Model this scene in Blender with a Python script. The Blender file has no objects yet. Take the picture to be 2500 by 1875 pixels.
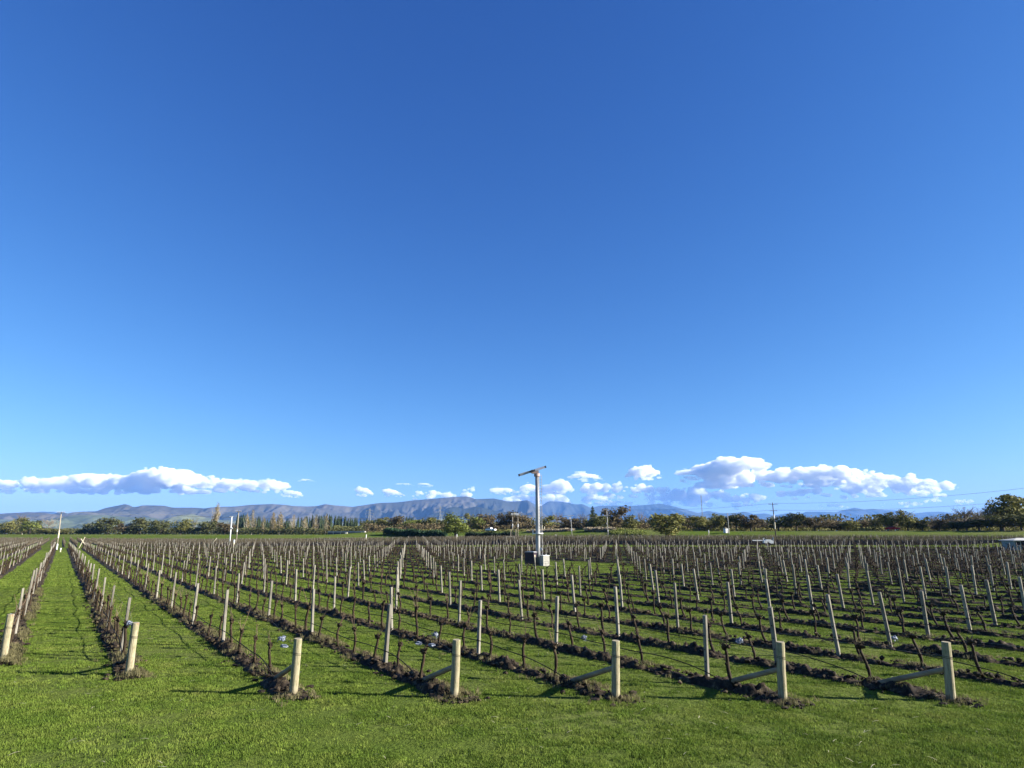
import bpy, bmesh, math, random
import numpy as np
from mathutils import Vector, Matrix

# ------------------------------------------------------------------ camera, sky, sun, exposure
scn = bpy.context.scene
C = scn.collection
EYE = 3.6
F, HY = 1550.0, 1303.0                      # focal length and horizon row, in pixels of the 2500 px photograph
PITCH = math.atan((HY - 937.5) / F)
FP = F / math.cos(PITCH)                    # pixels per metre at one metre of depth, on the horizon
cam = bpy.data.cameras.new('camera')
cam.sensor_width = 36.0
cam.lens = 36.0 * F / 2500.0
cam.clip_start, cam.clip_end = 0.1, 150000.0
camo = bpy.data.objects.new('camera', cam)
camo.location = (0, 0, EYE)
camo.rotation_euler = (math.pi / 2 + PITCH, 0, 0)
C.objects.link(camo)
scn.camera = camo

SUN_EL = math.radians(22.0)
SUN_AZ = math.radians(98.0)                 # clockwise from the camera's forward direction
SUN_DIR = Vector((math.sin(SUN_AZ) * math.cos(SUN_EL), math.cos(SUN_AZ) * math.cos(SUN_EL), math.sin(SUN_EL)))
world = bpy.data.worlds.new('World')
scn.world = world
world.use_nodes = True
wn = world.node_tree
sky = wn.nodes.new('ShaderNodeTexSky')
sky.sky_type = 'NISHITA'
sky.sun_disc = False
sky.sun_elevation = SUN_EL
sky.sun_rotation = SUN_AZ
sky.altitude = 0
sky.air_density = 1.0
sky.dust_density = 0.3
sky.ozone_density = 3.0
hs = wn.nodes.new('ShaderNodeMix')                # a clear, clean southern sky: deeper blue than the default air
hs.data_type = 'RGBA'; hs.blend_type = 'MULTIPLY'; hs.inputs[0].default_value = 1.0
hs.inputs[7].default_value = (.33, .60, 1.0, 1)
wn.links.new(sky.outputs[0], hs.inputs[6])
bg = next(n for n in wn.nodes if n.type == 'BACKGROUND')
sep = wn.nodes.new('ShaderNodeSeparateColor'); com = wn.nodes.new('ShaderNodeCombineColor')
wn.links.new(hs.outputs[2], sep.inputs[0])
for ch, (ga, am) in enumerate(((1.55, 3.98), (1.25, 1.486), (.90, .975))):     # per-colour contrast of the clear air
    pw = wn.nodes.new('ShaderNodeMath'); pw.operation = 'POWER'; pw.inputs[1].default_value = ga
    ml = wn.nodes.new('ShaderNodeMath'); ml.operation = 'MULTIPLY'; ml.inputs[1].default_value = am * .1667 ** (ga - 1)
    wn.links.new(sep.outputs[ch], pw.inputs[0]); wn.links.new(pw.outputs[0], ml.inputs[0]); wn.links.new(ml.outputs[0], com.inputs[ch])
wn.links.new(com.outputs[0], bg.inputs[0])
bg.inputs[1].default_value = 0.052

sl = bpy.data.lights.new('sun', 'SUN')
sl.energy = 5.0
sl.angle = math.radians(0.5)
sl.color = (1.0, 0.95, 0.86)
so = bpy.data.objects.new('sun', sl)
so.rotation_euler = SUN_DIR.to_track_quat('Z', 'Y').to_euler()
so.location = (30, 0, 30)
C.objects.link(so)
scn.view_settings.view_transform = 'Standard'
scn.view_settings.look = 'None'
scn.view_settings.gamma = 1.0
scn.view_settings.use_curve_mapping = False
scn.view_settings.exposure = 1.68
scn.cycles.use_denoising = True
scn.cycles.max_bounces = 14
scn.cycles.transparent_max_bounces = 16
scn.cycles.volume_bounces = 12

rng = random.Random(7)
nr = np.random.default_rng(11)

# ------------------------------------------------------------------ noise
def _hash(ix, iy, iz, seed):
    h = (ix.astype(np.int64) * 374761393 + iy.astype(np.int64) * 668265263 + iz.astype(np.int64) * 2147483647 + seed * 974711) & 0xffffffff
    h = ((h ^ (h >> 13)) * 1274126177) & 0xffffffff
    h = (h ^ (h >> 16)) & 0xffffffff
    return h / 4294967295.0
def vnoise(x, y, z=None, seed=0):
    x = np.asarray(x, float); y = np.asarray(y, float)
    z = np.zeros_like(x) if z is None else np.asarray(z, float)
    ix, iy, iz = np.floor(x), np.floor(y), np.floor(z)
    fx, fy, fz = x - ix, y - iy, z - iz
    fx, fy, fz = (f * f * f * (f * (f * 6 - 15) + 10) for f in (fx, fy, fz))
    def c(a, b, d): return _hash(ix + a, iy + b, iz + d, seed)
    x00 = c(0,0,0) * (1-fx) + c(1,0,0) * fx; x10 = c(0,1,0) * (1-fx) + c(1,1,0) * fx
    x01 = c(0,0,1) * (1-fx) + c(1,0,1) * fx; x11 = c(0,1,1) * (1-fx) + c(1,1,1) * fx
    return ((x00 * (1-fy) + x10 * fy) * (1-fz) + (x01 * (1-fy) + x11 * fy) * fz) * 2 - 1
def fbm(x, y, z=None, seed=0, octv=4, gain=.5):
    a, s, t = 1.0, 0.0, 0.0
    x = np.asarray(x, float); y = np.asarray(y, float)
    for i in range(octv):
        k = 2.03 ** i
        s = s + a * vnoise(x * k, y * k, None if z is None else np.asarray(z, float) * k, seed + i)
        t += a; a *= gain
    return s / t
def ridged(x, y, seed=0, octv=4, gain=.5):
    a, s, t = 1.0, 0.0, 0.0
    for i in range(octv):
        k = 2.1 ** i
        s = s + a * (1 - np.abs(vnoise(np.asarray(x) * k, np.asarray(y) * k, None, seed + i)) * 1.6)
        t += a; a *= gain
    return s / t

# ------------------------------------------------------------------ mesh helpers
class MB:
    def __init__(self): self.v, self.f, self.m = [], [], []
    def add(self, vs, fs, mi=0):
        o = len(self.v)
        self.v.extend(tuple(p) for p in vs)
        self.f.extend(tuple(i + o for i in f) for f in fs)
        self.m.extend([mi] * len(fs))
    def box(self, c, s, rz=0, mi=0, taper=1.0, M=None):
        hx, hy, hz = s[0] / 2, s[1] / 2, s[2] / 2
        vs = [(-hx,-hy,-hz),(hx,-hy,-hz),(hx,hy,-hz),(-hx,hy,-hz)] + [(x*taper,y*taper,hz) for x, y in ((-hx,-hy),(hx,-hy),(hx,hy),(-hx,hy))]
        R = Matrix.Rotation(rz, 3, 'Z') if M is None else M
        vs = [R @ Vector(p) + Vector(c) for p in vs]
        self.add(vs, [(3,2,1,0),(4,5,6,7),(0,1,5,4),(1,2,6,5),(2,3,7,6),(3,0,4,7)], mi)
    def tube(self, pts, rad, n=6, cap=True, mi=0, jit=0.0, r=rng):
        pts = [Vector(p) for p in pts]
        if not isinstance(rad, (list, tuple)): rad = [rad] * len(pts)
        o, vs, fs = 0, [], []
        ref = Vector((0.3, 1, 0.1)).normalized()
        for i, p in enumerate(pts):
            d = (pts[min(i+1, len(pts)-1)] - pts[max(i-1, 0)])
            d = d.normalized() if d.length > 1e-9 else Vector((0,0,1))
            a = d.cross(ref if abs(d.dot(ref)) < .95 else Vector((1,0,0))).normalized()
            b = d.cross(a)
            for k in range(n):
                t = 2 * math.pi * k / n
                q = rad[i] * (1 + (r.uniform(-jit, jit) if jit else 0))
                vs.append(p + (a * math.cos(t) + b * math.sin(t)) * q)
        for i in range(len(pts) - 1):
            for k in range(n):
                fs.append((i*n + k, i*n + (k+1) % n, (i+1)*n + (k+1) % n, (i+1)*n + k))
        if cap:
            fs.append(tuple(range(n))[::-1]); fs.append(tuple((len(pts)-1)*n + k for k in range(n)))
        self.add(vs, fs, mi)
    def blob(self, c, s, sub=1, jit=.2, mi=0, r=rng):
        bm = bmesh.new(); bmesh.ops.create_icosphere(bm, subdivisions=sub, radius=1)
        vs = []
        for v in bm.verts:
            k = 1 + r.uniform(-jit, jit)
            vs.append((c[0] + v.co.x*s[0]*k, c[1] + v.co.y*s[1]*k, c[2] + v.co.z*s[2]*k))
        fs = [tuple(v.index for v in f.verts) for f in bm.faces]
        bm.free(); self.add(vs, fs, mi)
    def mesh(self, name, mats, smooth=False):
        me = bpy.data.meshes.new(name)
        me.from_pydata(self.v, [], self.f)
        for m in (mats if isinstance(mats, (list, tuple)) else [mats]): me.materials.append(m)
        if any(self.m): me.polygons.foreach_set('material_index', self.m)
        if smooth: me.polygons.foreach_set('use_smooth', [True] * len(self.f))
        me.update()
        return me
def npmesh(name, v, f, mat, smooth=False):
    """v (N,3) array, f (M,k) array of equal-sized faces."""
    me = bpy.data.meshes.new(name)
    v = np.asarray(v, np.float32); f = np.asarray(f, np.int32)
    me.vertices.add(len(v)); me.vertices.foreach_set('co', v.ravel())
    me.loops.add(f.size); me.loops.foreach_set('vertex_index', f.ravel())
    me.polygons.add(len(f)); me.polygons.foreach_set('loop_start', np.arange(0, f.size, f.shape[1], dtype=np.int32))
    me.polygons.foreach_set('loop_total', np.full(len(f), f.shape[1], np.int32))
    if smooth: me.polygons.foreach_set('use_smooth', np.ones(len(f), bool))
    me.materials.append(mat)
    me.update(calc_edges=True); me.validate()
    return me
def obj(name, me, parent=None, loc=(0,0,0), rz=0.0, scale=None):
    o = bpy.data.objects.new(name, me); C.objects.link(o)
    o.parent = parent; o.location = loc; o.rotation_euler = (0, 0, rz)
    if scale is not None: o.scale = scale
    return o
def tag(o, label, cat, group=None, kind=None):
    o['label'] = label; o['category'] = cat
    if group: o['group'] = group
    if kind: o['kind'] = kind
    return o
def thing(name, label, cat, loc=(0,0,0), rz=0.0, group=None, scale=None):
    return tag(obj(name, None, None, loc, rz, scale), label, cat, group)
def structure(name, me, kind='structure', loc=(0,0,0)):
    o = obj(name, me, None, loc); o['kind'] = kind
    return o
ORD = ['', 'first','second','third','fourth','fifth','sixth','seventh','eighth','ninth','tenth','eleventh','twelfth','thirteenth','fourteenth','fifteenth',
       'sixteenth','seventeenth','eighteenth','nineteenth','twentieth'] + ['%s-%s' % (t, o) for t in ('twenty','thirty','forty','fifty','sixty','seventy','eighty','ninety')
       for o in ('', 'first','second','third','fourth','fifth','sixth','seventh','eighth','ninth')][1:]
for _i, _w in ((30,'thirtieth'),(40,'fortieth'),(50,'fiftieth'),(60,'sixtieth'),(70,'seventieth'),(80,'eightieth'),(90,'ninetieth')): ORD[_i] = _w

# ------------------------------------------------------------------ materials
def nodes(name):
    m = bpy.data.materials.new(name); m.use_nodes = True
    nt = m.node_tree
    b = next(n for n in nt.nodes if n.type == 'BSDF_PRINCIPLED')
    b.inputs['Roughness'].default_value = .85
    b.inputs['Specular IOR Level'].default_value = .2
    return m, nt, b
def coords(nt, scale=(1,1,1), kind='Object'):
    if kind == 'World':
        tc = nt.nodes.new('ShaderNodeNewGeometry'); out = tc.outputs['Position']
    else:
        tc = nt.nodes.new('ShaderNodeTexCoord'); out = tc.outputs[kind]
    mp = nt.nodes.new('ShaderNodeMapping'); mp.inputs['Scale'].default_value = scale
    nt.links.new(out, mp.inputs[0])
    return mp.outputs[0]
def noise(nt, vec, scale, detail=4, rough=.6):
    n = nt.nodes.new('ShaderNodeTexNoise'); n.inputs['Scale'].default_value = scale
    n.inputs['Detail'].default_value = detail; n.inputs['Roughness'].default_value = rough
    nt.links.new(vec, n.inputs['Vector']); return n.outputs['Fac']
def ramp(nt, fac, stops):
    r = nt.nodes.new('ShaderNodeValToRGB'); e = r.color_ramp.elements
    while len(e) < len(stops): e.new(.5)
    for k, (p, c) in enumerate(stops): e[k].position = p; e[k].color = (*c, 1)
    nt.links.new(fac, r.inputs[0]); return r.outputs[0]
def mixc(nt, fac, a, b, mode='MIX'):
    m = nt.nodes.new('ShaderNodeMix'); m.data_type = 'RGBA'; m.blend_type = mode
    for s, v in ((m.inputs[0], fac), (m.inputs[6], a), (m.inputs[7], b)):
        if hasattr(v, 'links') or hasattr(v, 'is_linked'): nt.links.new(v, s)
        else: s.default_value = v if not isinstance(v, tuple) else (*v, 1)
    return m.outputs[2]
def bump(nt, b, h, dist=.05, strength=.6):
    n = nt.nodes.new('ShaderNodeBump'); n.inputs['Distance'].default_value = dist; n.inputs['Strength'].default_value = strength
    nt.links.new(h, n.inputs['Height']); nt.links.new(n.outputs[0], b.inputs['Normal'])
def mat_noise(name, stops, scale=6, stretch=(1,1,1), rough=.85, detail=5, bumpd=0, kind='Object', metallic=0, rnd=0.0):
    m, nt, b = nodes(name)
    v = coords(nt, stretch, kind)
    f = noise(nt, v, scale, detail)
    c = ramp(nt, f, stops)
    if rnd:
        oi = nt.nodes.new('ShaderNodeObjectInfo')
        mr = nt.nodes.new('ShaderNodeMapRange'); mr.inputs[3].default_value = 1 - rnd; mr.inputs[4].default_value = 1 + rnd
        nt.links.new(oi.outputs['Random'], mr.inputs[0])
        hsv = nt.nodes.new('ShaderNodeHueSaturation'); nt.links.new(mr.outputs[0], hsv.inputs['Value']); nt.links.new(c, hsv.inputs['Color'])
        c = hsv.outputs[0]
    nt.links.new(c, b.inputs['Base Color'])
    b.inputs['Roughness'].default_value = rough; b.inputs['Metallic'].default_value = metallic
    if bumpd: bump(nt, b, f, bumpd)
    return m
def leaf_mat(name, stops, scale, transl=.25, rnd=.15, kind='Object'):
    m, nt, b = nodes(name)
    v = coords(nt, (1, 1, 1), kind)
    c = ramp(nt, noise(nt, v, scale, 6 if kind == 'World' else 3, .7), stops)
    oi = nt.nodes.new('ShaderNodeObjectInfo')
    mr = nt.nodes.new('ShaderNodeMapRange'); mr.inputs[3].default_value = 1 - rnd; mr.inputs[4].default_value = 1 + rnd
    nt.links.new(oi.outputs['Random'], mr.inputs[0])
    hsv = nt.nodes.new('ShaderNodeHueSaturation'); nt.links.new(mr.outputs[0], hsv.inputs['Value']); nt.links.new(c, hsv.inputs['Color'])
    c = hsv.outputs[0]
    nt.links.new(c, b.inputs['Base Color'])
    t = nt.nodes.new('ShaderNodeBsdfTranslucent'); nt.links.new(c, t.inputs[0])
    mx = nt.nodes.new('ShaderNodeMixShader'); mx.inputs[0].default_value = transl
    nt.links.new(b.outputs[0], mx.inputs[1]); nt.links.new(t.outputs[0], mx.inputs[2])
    out = next(n for n in nt.nodes if n.type == 'OUTPUT_MATERIAL'); nt.links.new(mx.outputs[0], out.inputs[0])
    return m

M = {}
def ground_material():
    m, nt, b = nodes('ground_grass')
    b.inputs['Specular IOR Level'].default_value = 0.0
    v = coords(nt, (1,1,1), 'World')
    big = noise(nt, v, .05, 4); mid = noise(nt, v, .6, 4); fine = noise(nt, v, 9, 5, .7)
    c = ramp(nt, mid, [(.3, (0.075,0.119,0.016)), (.55, (0.106,0.149,0.023)), (.75, (0.149,0.175,0.043))])
    c = mixc(nt, ramp(nt, big, [(.4,(0,0,0)),(.65,(1,1,1))]), c, (.150,.165,.055))
    c = mixc(nt, ramp(nt, fine, [(.35,(.6,.6,.6)),(.65,(0,0,0))]), c, (.05,.072,.018))
    nt.links.new(c, b.inputs['Base Color'])
    bump(nt, b, fine, .12, .9)
    return m
M['ground'] = ground_material()
M['grass'] = leaf_mat('grass_blades', [(.30,(0.065,0.111,0.014)), (.44,(0.108,0.162,0.020)), (.58,(0.152,0.197,0.032)), (.74,(0.217,0.232,0.058))], .9, .28, .35, 'World')
M['weeds'] = leaf_mat('dry_weeds', [(.3,(0.088,0.086,0.032)), (.5,(0.163,0.144,0.068)), (.7,(0.231,0.202,0.108))], 1.5, .25, .3)
M['straw'] = mat_noise('pale_straw', [(.3,(.30,.27,.16)), (.7,(.48,.44,.30))], 3)
M['soil'] = mat_noise('tilled_soil', [(.30,(0.006,0.004,0.003)), (.47,(0.019,0.013,0.008)), (.60,(0.052,0.038,0.021)), (.74,(0.200,0.155,0.085))], 7, detail=9, bumpd=.08, kind='World')
M['post'] = mat_noise('weathered_post_wood', [(.25,(0.087,0.078,0.063)), (.45,(0.196,0.178,0.141)), (.6,(0.262,0.240,0.193)), (.8,(0.312,0.291,0.238))], 11, (1,1,.10), detail=8, bumpd=.01, rnd=.25)
def endpost_material():
    m, nt, b = nodes('end_post_wood')
    v = coords(nt, (1, 1, .09)); w = coords(nt, (1, 1, 1))
    grain = noise(nt, v, 26, 8, .75); patch = noise(nt, w, 3.2, 4, .6); knot = noise(nt, coords(nt, (1, 1, .5)), 9, 2)
    c = ramp(nt, grain, [(.30, (.085, .070, .042)), (.44, (.22, .19, .115)), (.58, (.33, .29, .185)), (.75, (.41, .37, .255))])
    c = mixc(nt, ramp(nt, patch, [(.50, (0,0,0)), (.66, (.75,.75,.75))]), c, (.17, .18, .085))       # green algae stains
    c = mixc(nt, ramp(nt, knot, [(.60, (0,0,0)), (.70, (.8,.8,.8))]), c, (.20, .115, .07))           # reddish bark remains
    sx = nt.nodes.new('ShaderNodeSeparateXYZ'); tc = nt.nodes.new('ShaderNodeTexCoord'); nt.links.new(tc.outputs['Object'], sx.inputs[0])
    c = mixc(nt, ramp(nt, sx.outputs['Z'], [(.03, (.75,.75,.75)), (.16, (0,0,0))]), c, (.075, .055, .036))   # splashed earth at the foot
    nt.links.new(c, b.inputs['Base Color']); bump(nt, b, grain, .015, .9)
    return m
M['endpost'] = endpost_material()
M['endcut'] = mat_noise('sawn_end_grain', [(.3,(.20,.17,.11)), (.7,(.33,.29,.2))], 14, bumpd=.005)
M['strut'] = mat_noise('strut_wood', [(.25,(.13,.10,.06)), (.5,(.24,.19,.12)), (.75,(.34,.28,.19))], 6, (.16,1,1), bumpd=.008)
M['bark'] = mat_noise('vine_bark', [(.3,(0.013,0.008,0.005)), (.5,(0.032,0.021,0.011)), (.72,(0.069,0.050,0.027))], 22, (1,1,.3), bumpd=.01, rnd=.2)
M['cane'] = mat_noise('vine_cane', [(.3,(0.078,0.047,0.031)), (.7,(0.221,0.150,0.098))], 12)
M['farcane'] = mat_noise('unpruned_cane', [(.3,(0.040,0.033,0.020)), (.7,(0.105,0.084,0.054))], 2)
M['hose'] = mat_noise('black_hose', [(.3,(.008,.008,.008)), (.7,(.015,.015,.015))], 8, rough=1)
M['wire'] = mat_noise('galvanised_wire', [(.3,(.14,.135,.125)), (.7,(.22,.21,.195))], 8, rough=.8)
M['net'] = mat_noise('white_netting', [(.3,(0.075,0.090,0.128)), (.5,(0.165,0.188,0.240)), (.7,(0.375,0.398,0.435))], 16, rough=.6)
M['steel'] = mat_noise('galvanised_steel', [(.3,(0.230,0.234,0.234)), (.55,(0.328,0.328,0.324)), (.75,(0.271,0.267,0.254))], 3, (1,1,.3), rough=.5, metallic=.35)
M['blade'] = mat_noise('blade_paint', [(.3,(.30,.31,.36)), (.7,(.38,.39,.44))], 2, rough=.4)
M['blade_tip'] = mat_noise('blade_tip_paint', [(.3,(.03,.03,.035)), (.7,(.06,.06,.07))], 2, rough=.4)
M['gear'] = mat_noise('gearbox_paint', [(.3,(.33,.22,.19)), (.7,(.44,.32,.28))], 5, rough=.5)
M['engine'] = mat_noise('engine_cover', [(.3,(0.025,0.018,0.025)), (.7,(0.043,0.030,0.043))], 4, rough=.5)
M['concrete'] = mat_noise('pale_tank', [(.3,(0.246,0.234,0.205)), (.55,(0.344,0.328,0.287)), (.75,(0.394,0.377,0.336))], 4, bumpd=.01)
M['white'] = mat_noise('white_paint', [(.3,(0.574,0.574,0.558)), (.7,(0.672,0.672,0.656))], 3, rough=.5)
M['cream'] = mat_noise('cream_paint', [(.3,(0.451,0.394,0.271)), (.7,(0.574,0.517,0.377))], 3, rough=.6)
M['pole'] = mat_noise('pole_wood', [(.3,(0.180,0.156,0.115)), (.6,(0.312,0.271,0.205)), (.8,(0.377,0.336,0.262))], 5, (1,1,.1), bumpd=.01)
M['polebacklit'] = mat_noise('backlit_pole_wood', [(.3,(.05,.045,.04)), (.7,(.11,.10,.085))], 5, (1,1,.1))  # pole wood darkened for a backlit pole, its shade put into the colour
M['polegrey'] = mat_noise('grey_concrete_pole', [(.3,(0.271,0.262,0.238)), (.7,(0.394,0.377,0.344))], 3)
M['insul'] = mat_noise('insulator', [(.3,(.25,.25,.26)), (.7,(.38,.38,.40))], 8, rough=.3)
M['cable'] = mat_noise('power_cable', [(.3,(.13,.13,.125)), (.7,(.22,.22,.21))], 1, rough=.6)
M['lattice'] = mat_noise('lattice_steel', [(.3,(0.180,0.189,0.198)), (.7,(0.248,0.257,0.261))], 2, rough=.5, metallic=.3)
M['redpaint'] = mat_noise('red_car_paint', [(.3,(.22,.012,.02)), (.7,(.28,.018,.028))], 2, rough=.25)
M['whitecar'] = mat_noise('white_car_paint', [(.3,(.78,.78,.78)), (.7,(.84,.84,.84))], 2, rough=.25)
M['glass'] = mat_noise('dark_glass', [(.3,(.015,.018,.022)), (.7,(.03,.034,.04))], 2, rough=.08)
M['tyre'] = mat_noise('tyre_rubber', [(.3,(.015,.015,.015)), (.7,(.03,.03,.03))], 8)
M['lamp'] = mat_noise('lamp_lens', [(.3,(.6,.58,.5)), (.7,(.75,.73,.65))], 8, rough=.2)
M['shedwall'] = mat_noise('grey_green_shed_wall', [(.3,(.20,.25,.24)), (.7,(.28,.33,.31))], 3, (8,8,.4))
M['shedroof'] = mat_noise('pale_shed_roof', [(.3,(.38,.37,.33)), (.7,(.50,.48,.44))], 3)
M['darkdoor'] = mat_noise('dark_doorway', [(.3,(.012,.013,.015)), (.7,(.025,.026,.03))], 3)
M['rail'] = mat_noise('bridge_rail', [(.3,(.36,.33,.30)), (.7,(.48,.44,.40))], 2)
M['railshade'] = mat_noise('bridge_wall_shade', [(.3,(.07,.06,.08)), (.7,(.12,.10,.13))], 2)  # purple shade of the bridge side put into the wall colour
M['asphalt'] = mat_noise('asphalt', [(.3,(.045,.045,.045)), (.7,(.075,.073,.07))], 6, kind='World')
def cloud_material():
    m = bpy.data.materials.new('cloud'); m.use_nodes = True; nt = m.node_tree
    for n in list(nt.nodes):
        if n.type == 'BSDF_PRINCIPLED': nt.nodes.remove(n)
    v = nt.nodes.new('ShaderNodeVolumePrincipled')
    v.inputs['Color'].default_value = (.995, .995, .995, 1); v.inputs['Density'].default_value = .0048; v.inputs['Anisotropy'].default_value = 0.0
    nt.links.new(v.outputs[0], next(n for n in nt.nodes if n.type == 'OUTPUT_MATERIAL').inputs['Volume'])
    m.cycles.homogeneous_volume = True
    return m
M['cloud'] = cloud_material()
M['cloudsurf'] = leaf_mat('cloud', [(.3,(.95,.95,.95)), (.7,(.98,.98,.98))], 2, .42, 0)
for n_, st in {
    'dark':   [(.3,(0.039,0.047,0.017)), (.5,(0.081,0.087,0.029)), (.72,(0.154,0.135,0.051))],
    'brown':  [(.3,(0.058,0.046,0.023)), (.5,(0.116,0.089,0.043)), (.72,(0.188,0.145,0.072))],
    'olive':  [(.3,(0.073,0.079,0.023)), (.5,(0.155,0.151,0.043)), (.72,(0.259,0.231,0.079))],
    'bright': [(.3,(0.080,0.101,0.018)), (.5,(0.154,0.178,0.037)), (.72,(0.239,0.248,0.065))],
    'gold':   [(.3,(0.145,0.109,0.041)), (.5,(0.246,0.188,0.079)), (.72,(0.361,0.289,0.130))],
    'pine':   [(.3,(0.014,0.026,0.013)), (.5,(0.031,0.049,0.021)), (.72,(0.058,0.079,0.035))],
    'hedge':  [(.3,(0.017,0.043,0.020)), (.5,(0.035,0.072,0.031)), (.72,(0.072,0.123,0.051))],
    'tan':    [(.3,(0.188,0.145,0.087)), (.5,(0.303,0.246,0.159)), (.72,(0.405,0.347,0.231))]}.items():
    M['leaf_' + n_] = leaf_mat('leaves_' + n_, st, .7 if n_ != 'pine' else .3)
M['trunk'] = mat_noise('tree_bark', [(.3,(.05,.04,.03)), (.7,(.13,.105,.08))], 3, (1,1,.3))
M['paletrunk'] = mat_noise('pale_poplar_bark', [(.3,(.26,.23,.18)), (.7,(.42,.38,.31))], 3, (1,1,.3))
M['twig'] = mat_noise('bare_twigs', [(.3,(.10,.085,.07)), (.7,(.20,.17,.14))], 1)

# ------------------------------------------------------------------ terrain
def smooth(t): t = np.clip(t, 0, 1); return t * t * (3 - 2 * t)
def road_e(x, y): return .4655 * np.asarray(x, float) + .885 * np.asarray(y, float)
def road_g(x, y): return -.885 * np.asarray(x, float) + .4655 * np.asarray(y, float)
def bank_foot(g): return 228 - 33 * smooth((g - 120) / 150)
def height(x, y):
    e, g = road_e(x, y), road_g(x, y)
    L = 1.75 - 1.55 * smooth((g - 60) / 180)                 # level of the far block
    T = 3.5 - .5 * smooth((g - 120) / 150)                  # level of the land behind the road
    z = L * smooth((e - 98) / 110) + (T - L) * smooth((e - bank_foot(g)) / 22)
    z = z + 1.0 * smooth((e - 230) / 9) * (1 - smooth((e - 262) / 14)) * (1 - smooth((g - 200) / 28))
    # dark grass hump where the bank rises in the middle of the view
    z = z + 0.9 * np.exp(-((g - 88) / 26) ** 2) * smooth((e - 216) / 14) * (1 - smooth((e - 246) / 8))
    return z
def hz(x, y): return float(height(np.array([x]), np.array([y]))[0])
def axis(segs):
    a = []
    for lo, hi, st in segs: a.extend(np.arange(lo, hi, st))
    return np.unique(np.array(a))
xs = axis([(-40000,-2000,4000), (-2000,-400,200), (-400,400,5), (400,2000,200), (2000,40001,4000)])
ys = axis([(-2000,-20,220), (-20,5,5), (5,60,1.0), (60,330,3), (330,600,10), (600,3000,200), (3000,33001,2000)])
gx, gy = np.meshgrid(xs, ys)
gz = height(gx, gy)
near = (gy < 60)
gz = gz + np.where(near, .03 * fbm(gx * .5, gy * .5, seed=5), 0)
nx = len(xs)
ii = np.arange(len(ys) - 1)[:, None] * nx + np.arange(nx - 1)[None, :]
structure('ground', npmesh('ground', np.stack([gx, gy, gz], -1).reshape(-1, 3), np.stack([ii, ii + 1, ii + nx + 1, ii + nx], -1).reshape(-1, 4), M['ground'], True))

def at(x, y, Y):
    """World point at depth Y seen at photo pixel (x, y)."""
    return Vector(((x - 1250) / FP_at(y) * Y, Y, EYE + (F * math.sin(PITCH) - (y - 937.5) * math.cos(PITCH)) / (F * math.cos(PITCH) + (y - 937.5) * math.sin(PITCH)) * Y))
def FP_at(y): return F * math.cos(PITCH) + (y - 937.5) * math.sin(PITCH)
def on_ground(x, y):
    Y = 8.0
    while Y < 800:
        p = at(x, y, Y)
        if p.z <= hz(p.x, p.y): return Vector((p.x, p.y, hz(p.x, p.y)))
        Y *= 1.004
    return at(x, y, 800)
def px(p):
    d = Vector(p) - Vector((0, 0, EYE))
    f = d.y * math.cos(PITCH) + d.z * math.sin(PITCH)
    if f <= .1: return None
    return (1250 + F * d.x / f, 937.5 - F * (d.z * math.cos(PITCH) - d.y * math.sin(PITCH)) / f)
def depth_e(x, e):
    return e / (.885 + .4655 * (x - 1250) / FP)

# road on the bank
r_ = MB()
for a in range(-60, 300, 4):
    q = []
    for g in (a, a + 4):
        for e in (244.5, 252.5):
            X, Y = .4655 * e - .885 * g, .885 * e + .4655 * g
            q.append((X, Y, hz(X, Y) + .03))
    r_.add(q, [(0, 1, 3, 2)])
structure('road', r_.mesh('road', M['asphalt']))

# ------------------------------------------------------------------ vineyard rows
ND = np.array((.8228, .5683)); RD = np.array((-.5683, .8228))
ROW_ANG = math.atan2(RD[1], RD[0])
ENDS = {1: 24.45, 2: 20.34, 3: 15.78, 4: 13.55, 5: 11.38, 6: 9.15, 7: 7.04}
CROW = {1: -.91, 2: 1.92, 3: 4.83, 4: 7.77, 5: 10.68, 6: 13.59, 7: 16.65}
def row_c(k): return CROW.get(k, 1.92 + 2.93 * (k - 2) if k < 1 else 16.65 + 2.93 * (k - 7))
def row_s0(k): return ENDS.get(k, 24.45 + 4.2 * (1 - k) if k < 1 else 7.04 - 2.12 * (k - 7))
def P(c, s): return c * ND + s * RD
def head_y(x): return 166.0 - .30 * max(0.0, x + 30)
def row_s1(k):
    s = row_s0(k)
    while s < 260:
        p = P(row_c(k), s)
        if p[1] > head_y(p[0]): return s
        s += .5
    return s
def in_gap(x, y): return ((x - 4.5) / 9.0) ** 2 + ((y - 73.0) / 14.0) ** 2 < 1
KS = list(range(-8, 62))
POST_H = 1.72

def visible(x, y, z, m=40):
    q = px((x, y, z))
    return q is not None and -m < q[0] < 2500 + m

posts, vines = [], []
for k in KS:
    c, s0, s1 = row_c(k), row_s0(k), row_s1(k)
    n0 = math.ceil((s0 + 1.6 - 17.35) / 6.15)
    n = n0
    rr = random.Random(k * 91 + 5)
    while 17.35 + 6.15 * n < s1:
        s = 17.35 + 6.15 * n + rr.uniform(-.2, .2)
        x, y = P(c + rr.uniform(-.04, .04), s)
        if visible(x, y, 1) and not in_gap(x, y - 0.5):
            posts.append((k, s, x, y, hz(x, y), rr.uniform(-.06, .05)))
        n += 1
    s = 17.35 + 6.15 * (n0 - 1) + .77
    while s < s1:
        if s > s0 + .9 and rr.random() > .05:
            ss = s + rr.uniform(-.15, .15)
            x, y = P(c + rr.uniform(-.05, .05), ss)
            if visible(x, y, .5) and not in_gap(x, y):
                vines.append((k, ss, x, y, hz(x, y)))
        s += 1.5375
posts.sort(key=lambda p: p[3]); vines.sort(key=lambda p: p[3])
NP_, NV_ = 300, 300

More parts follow.
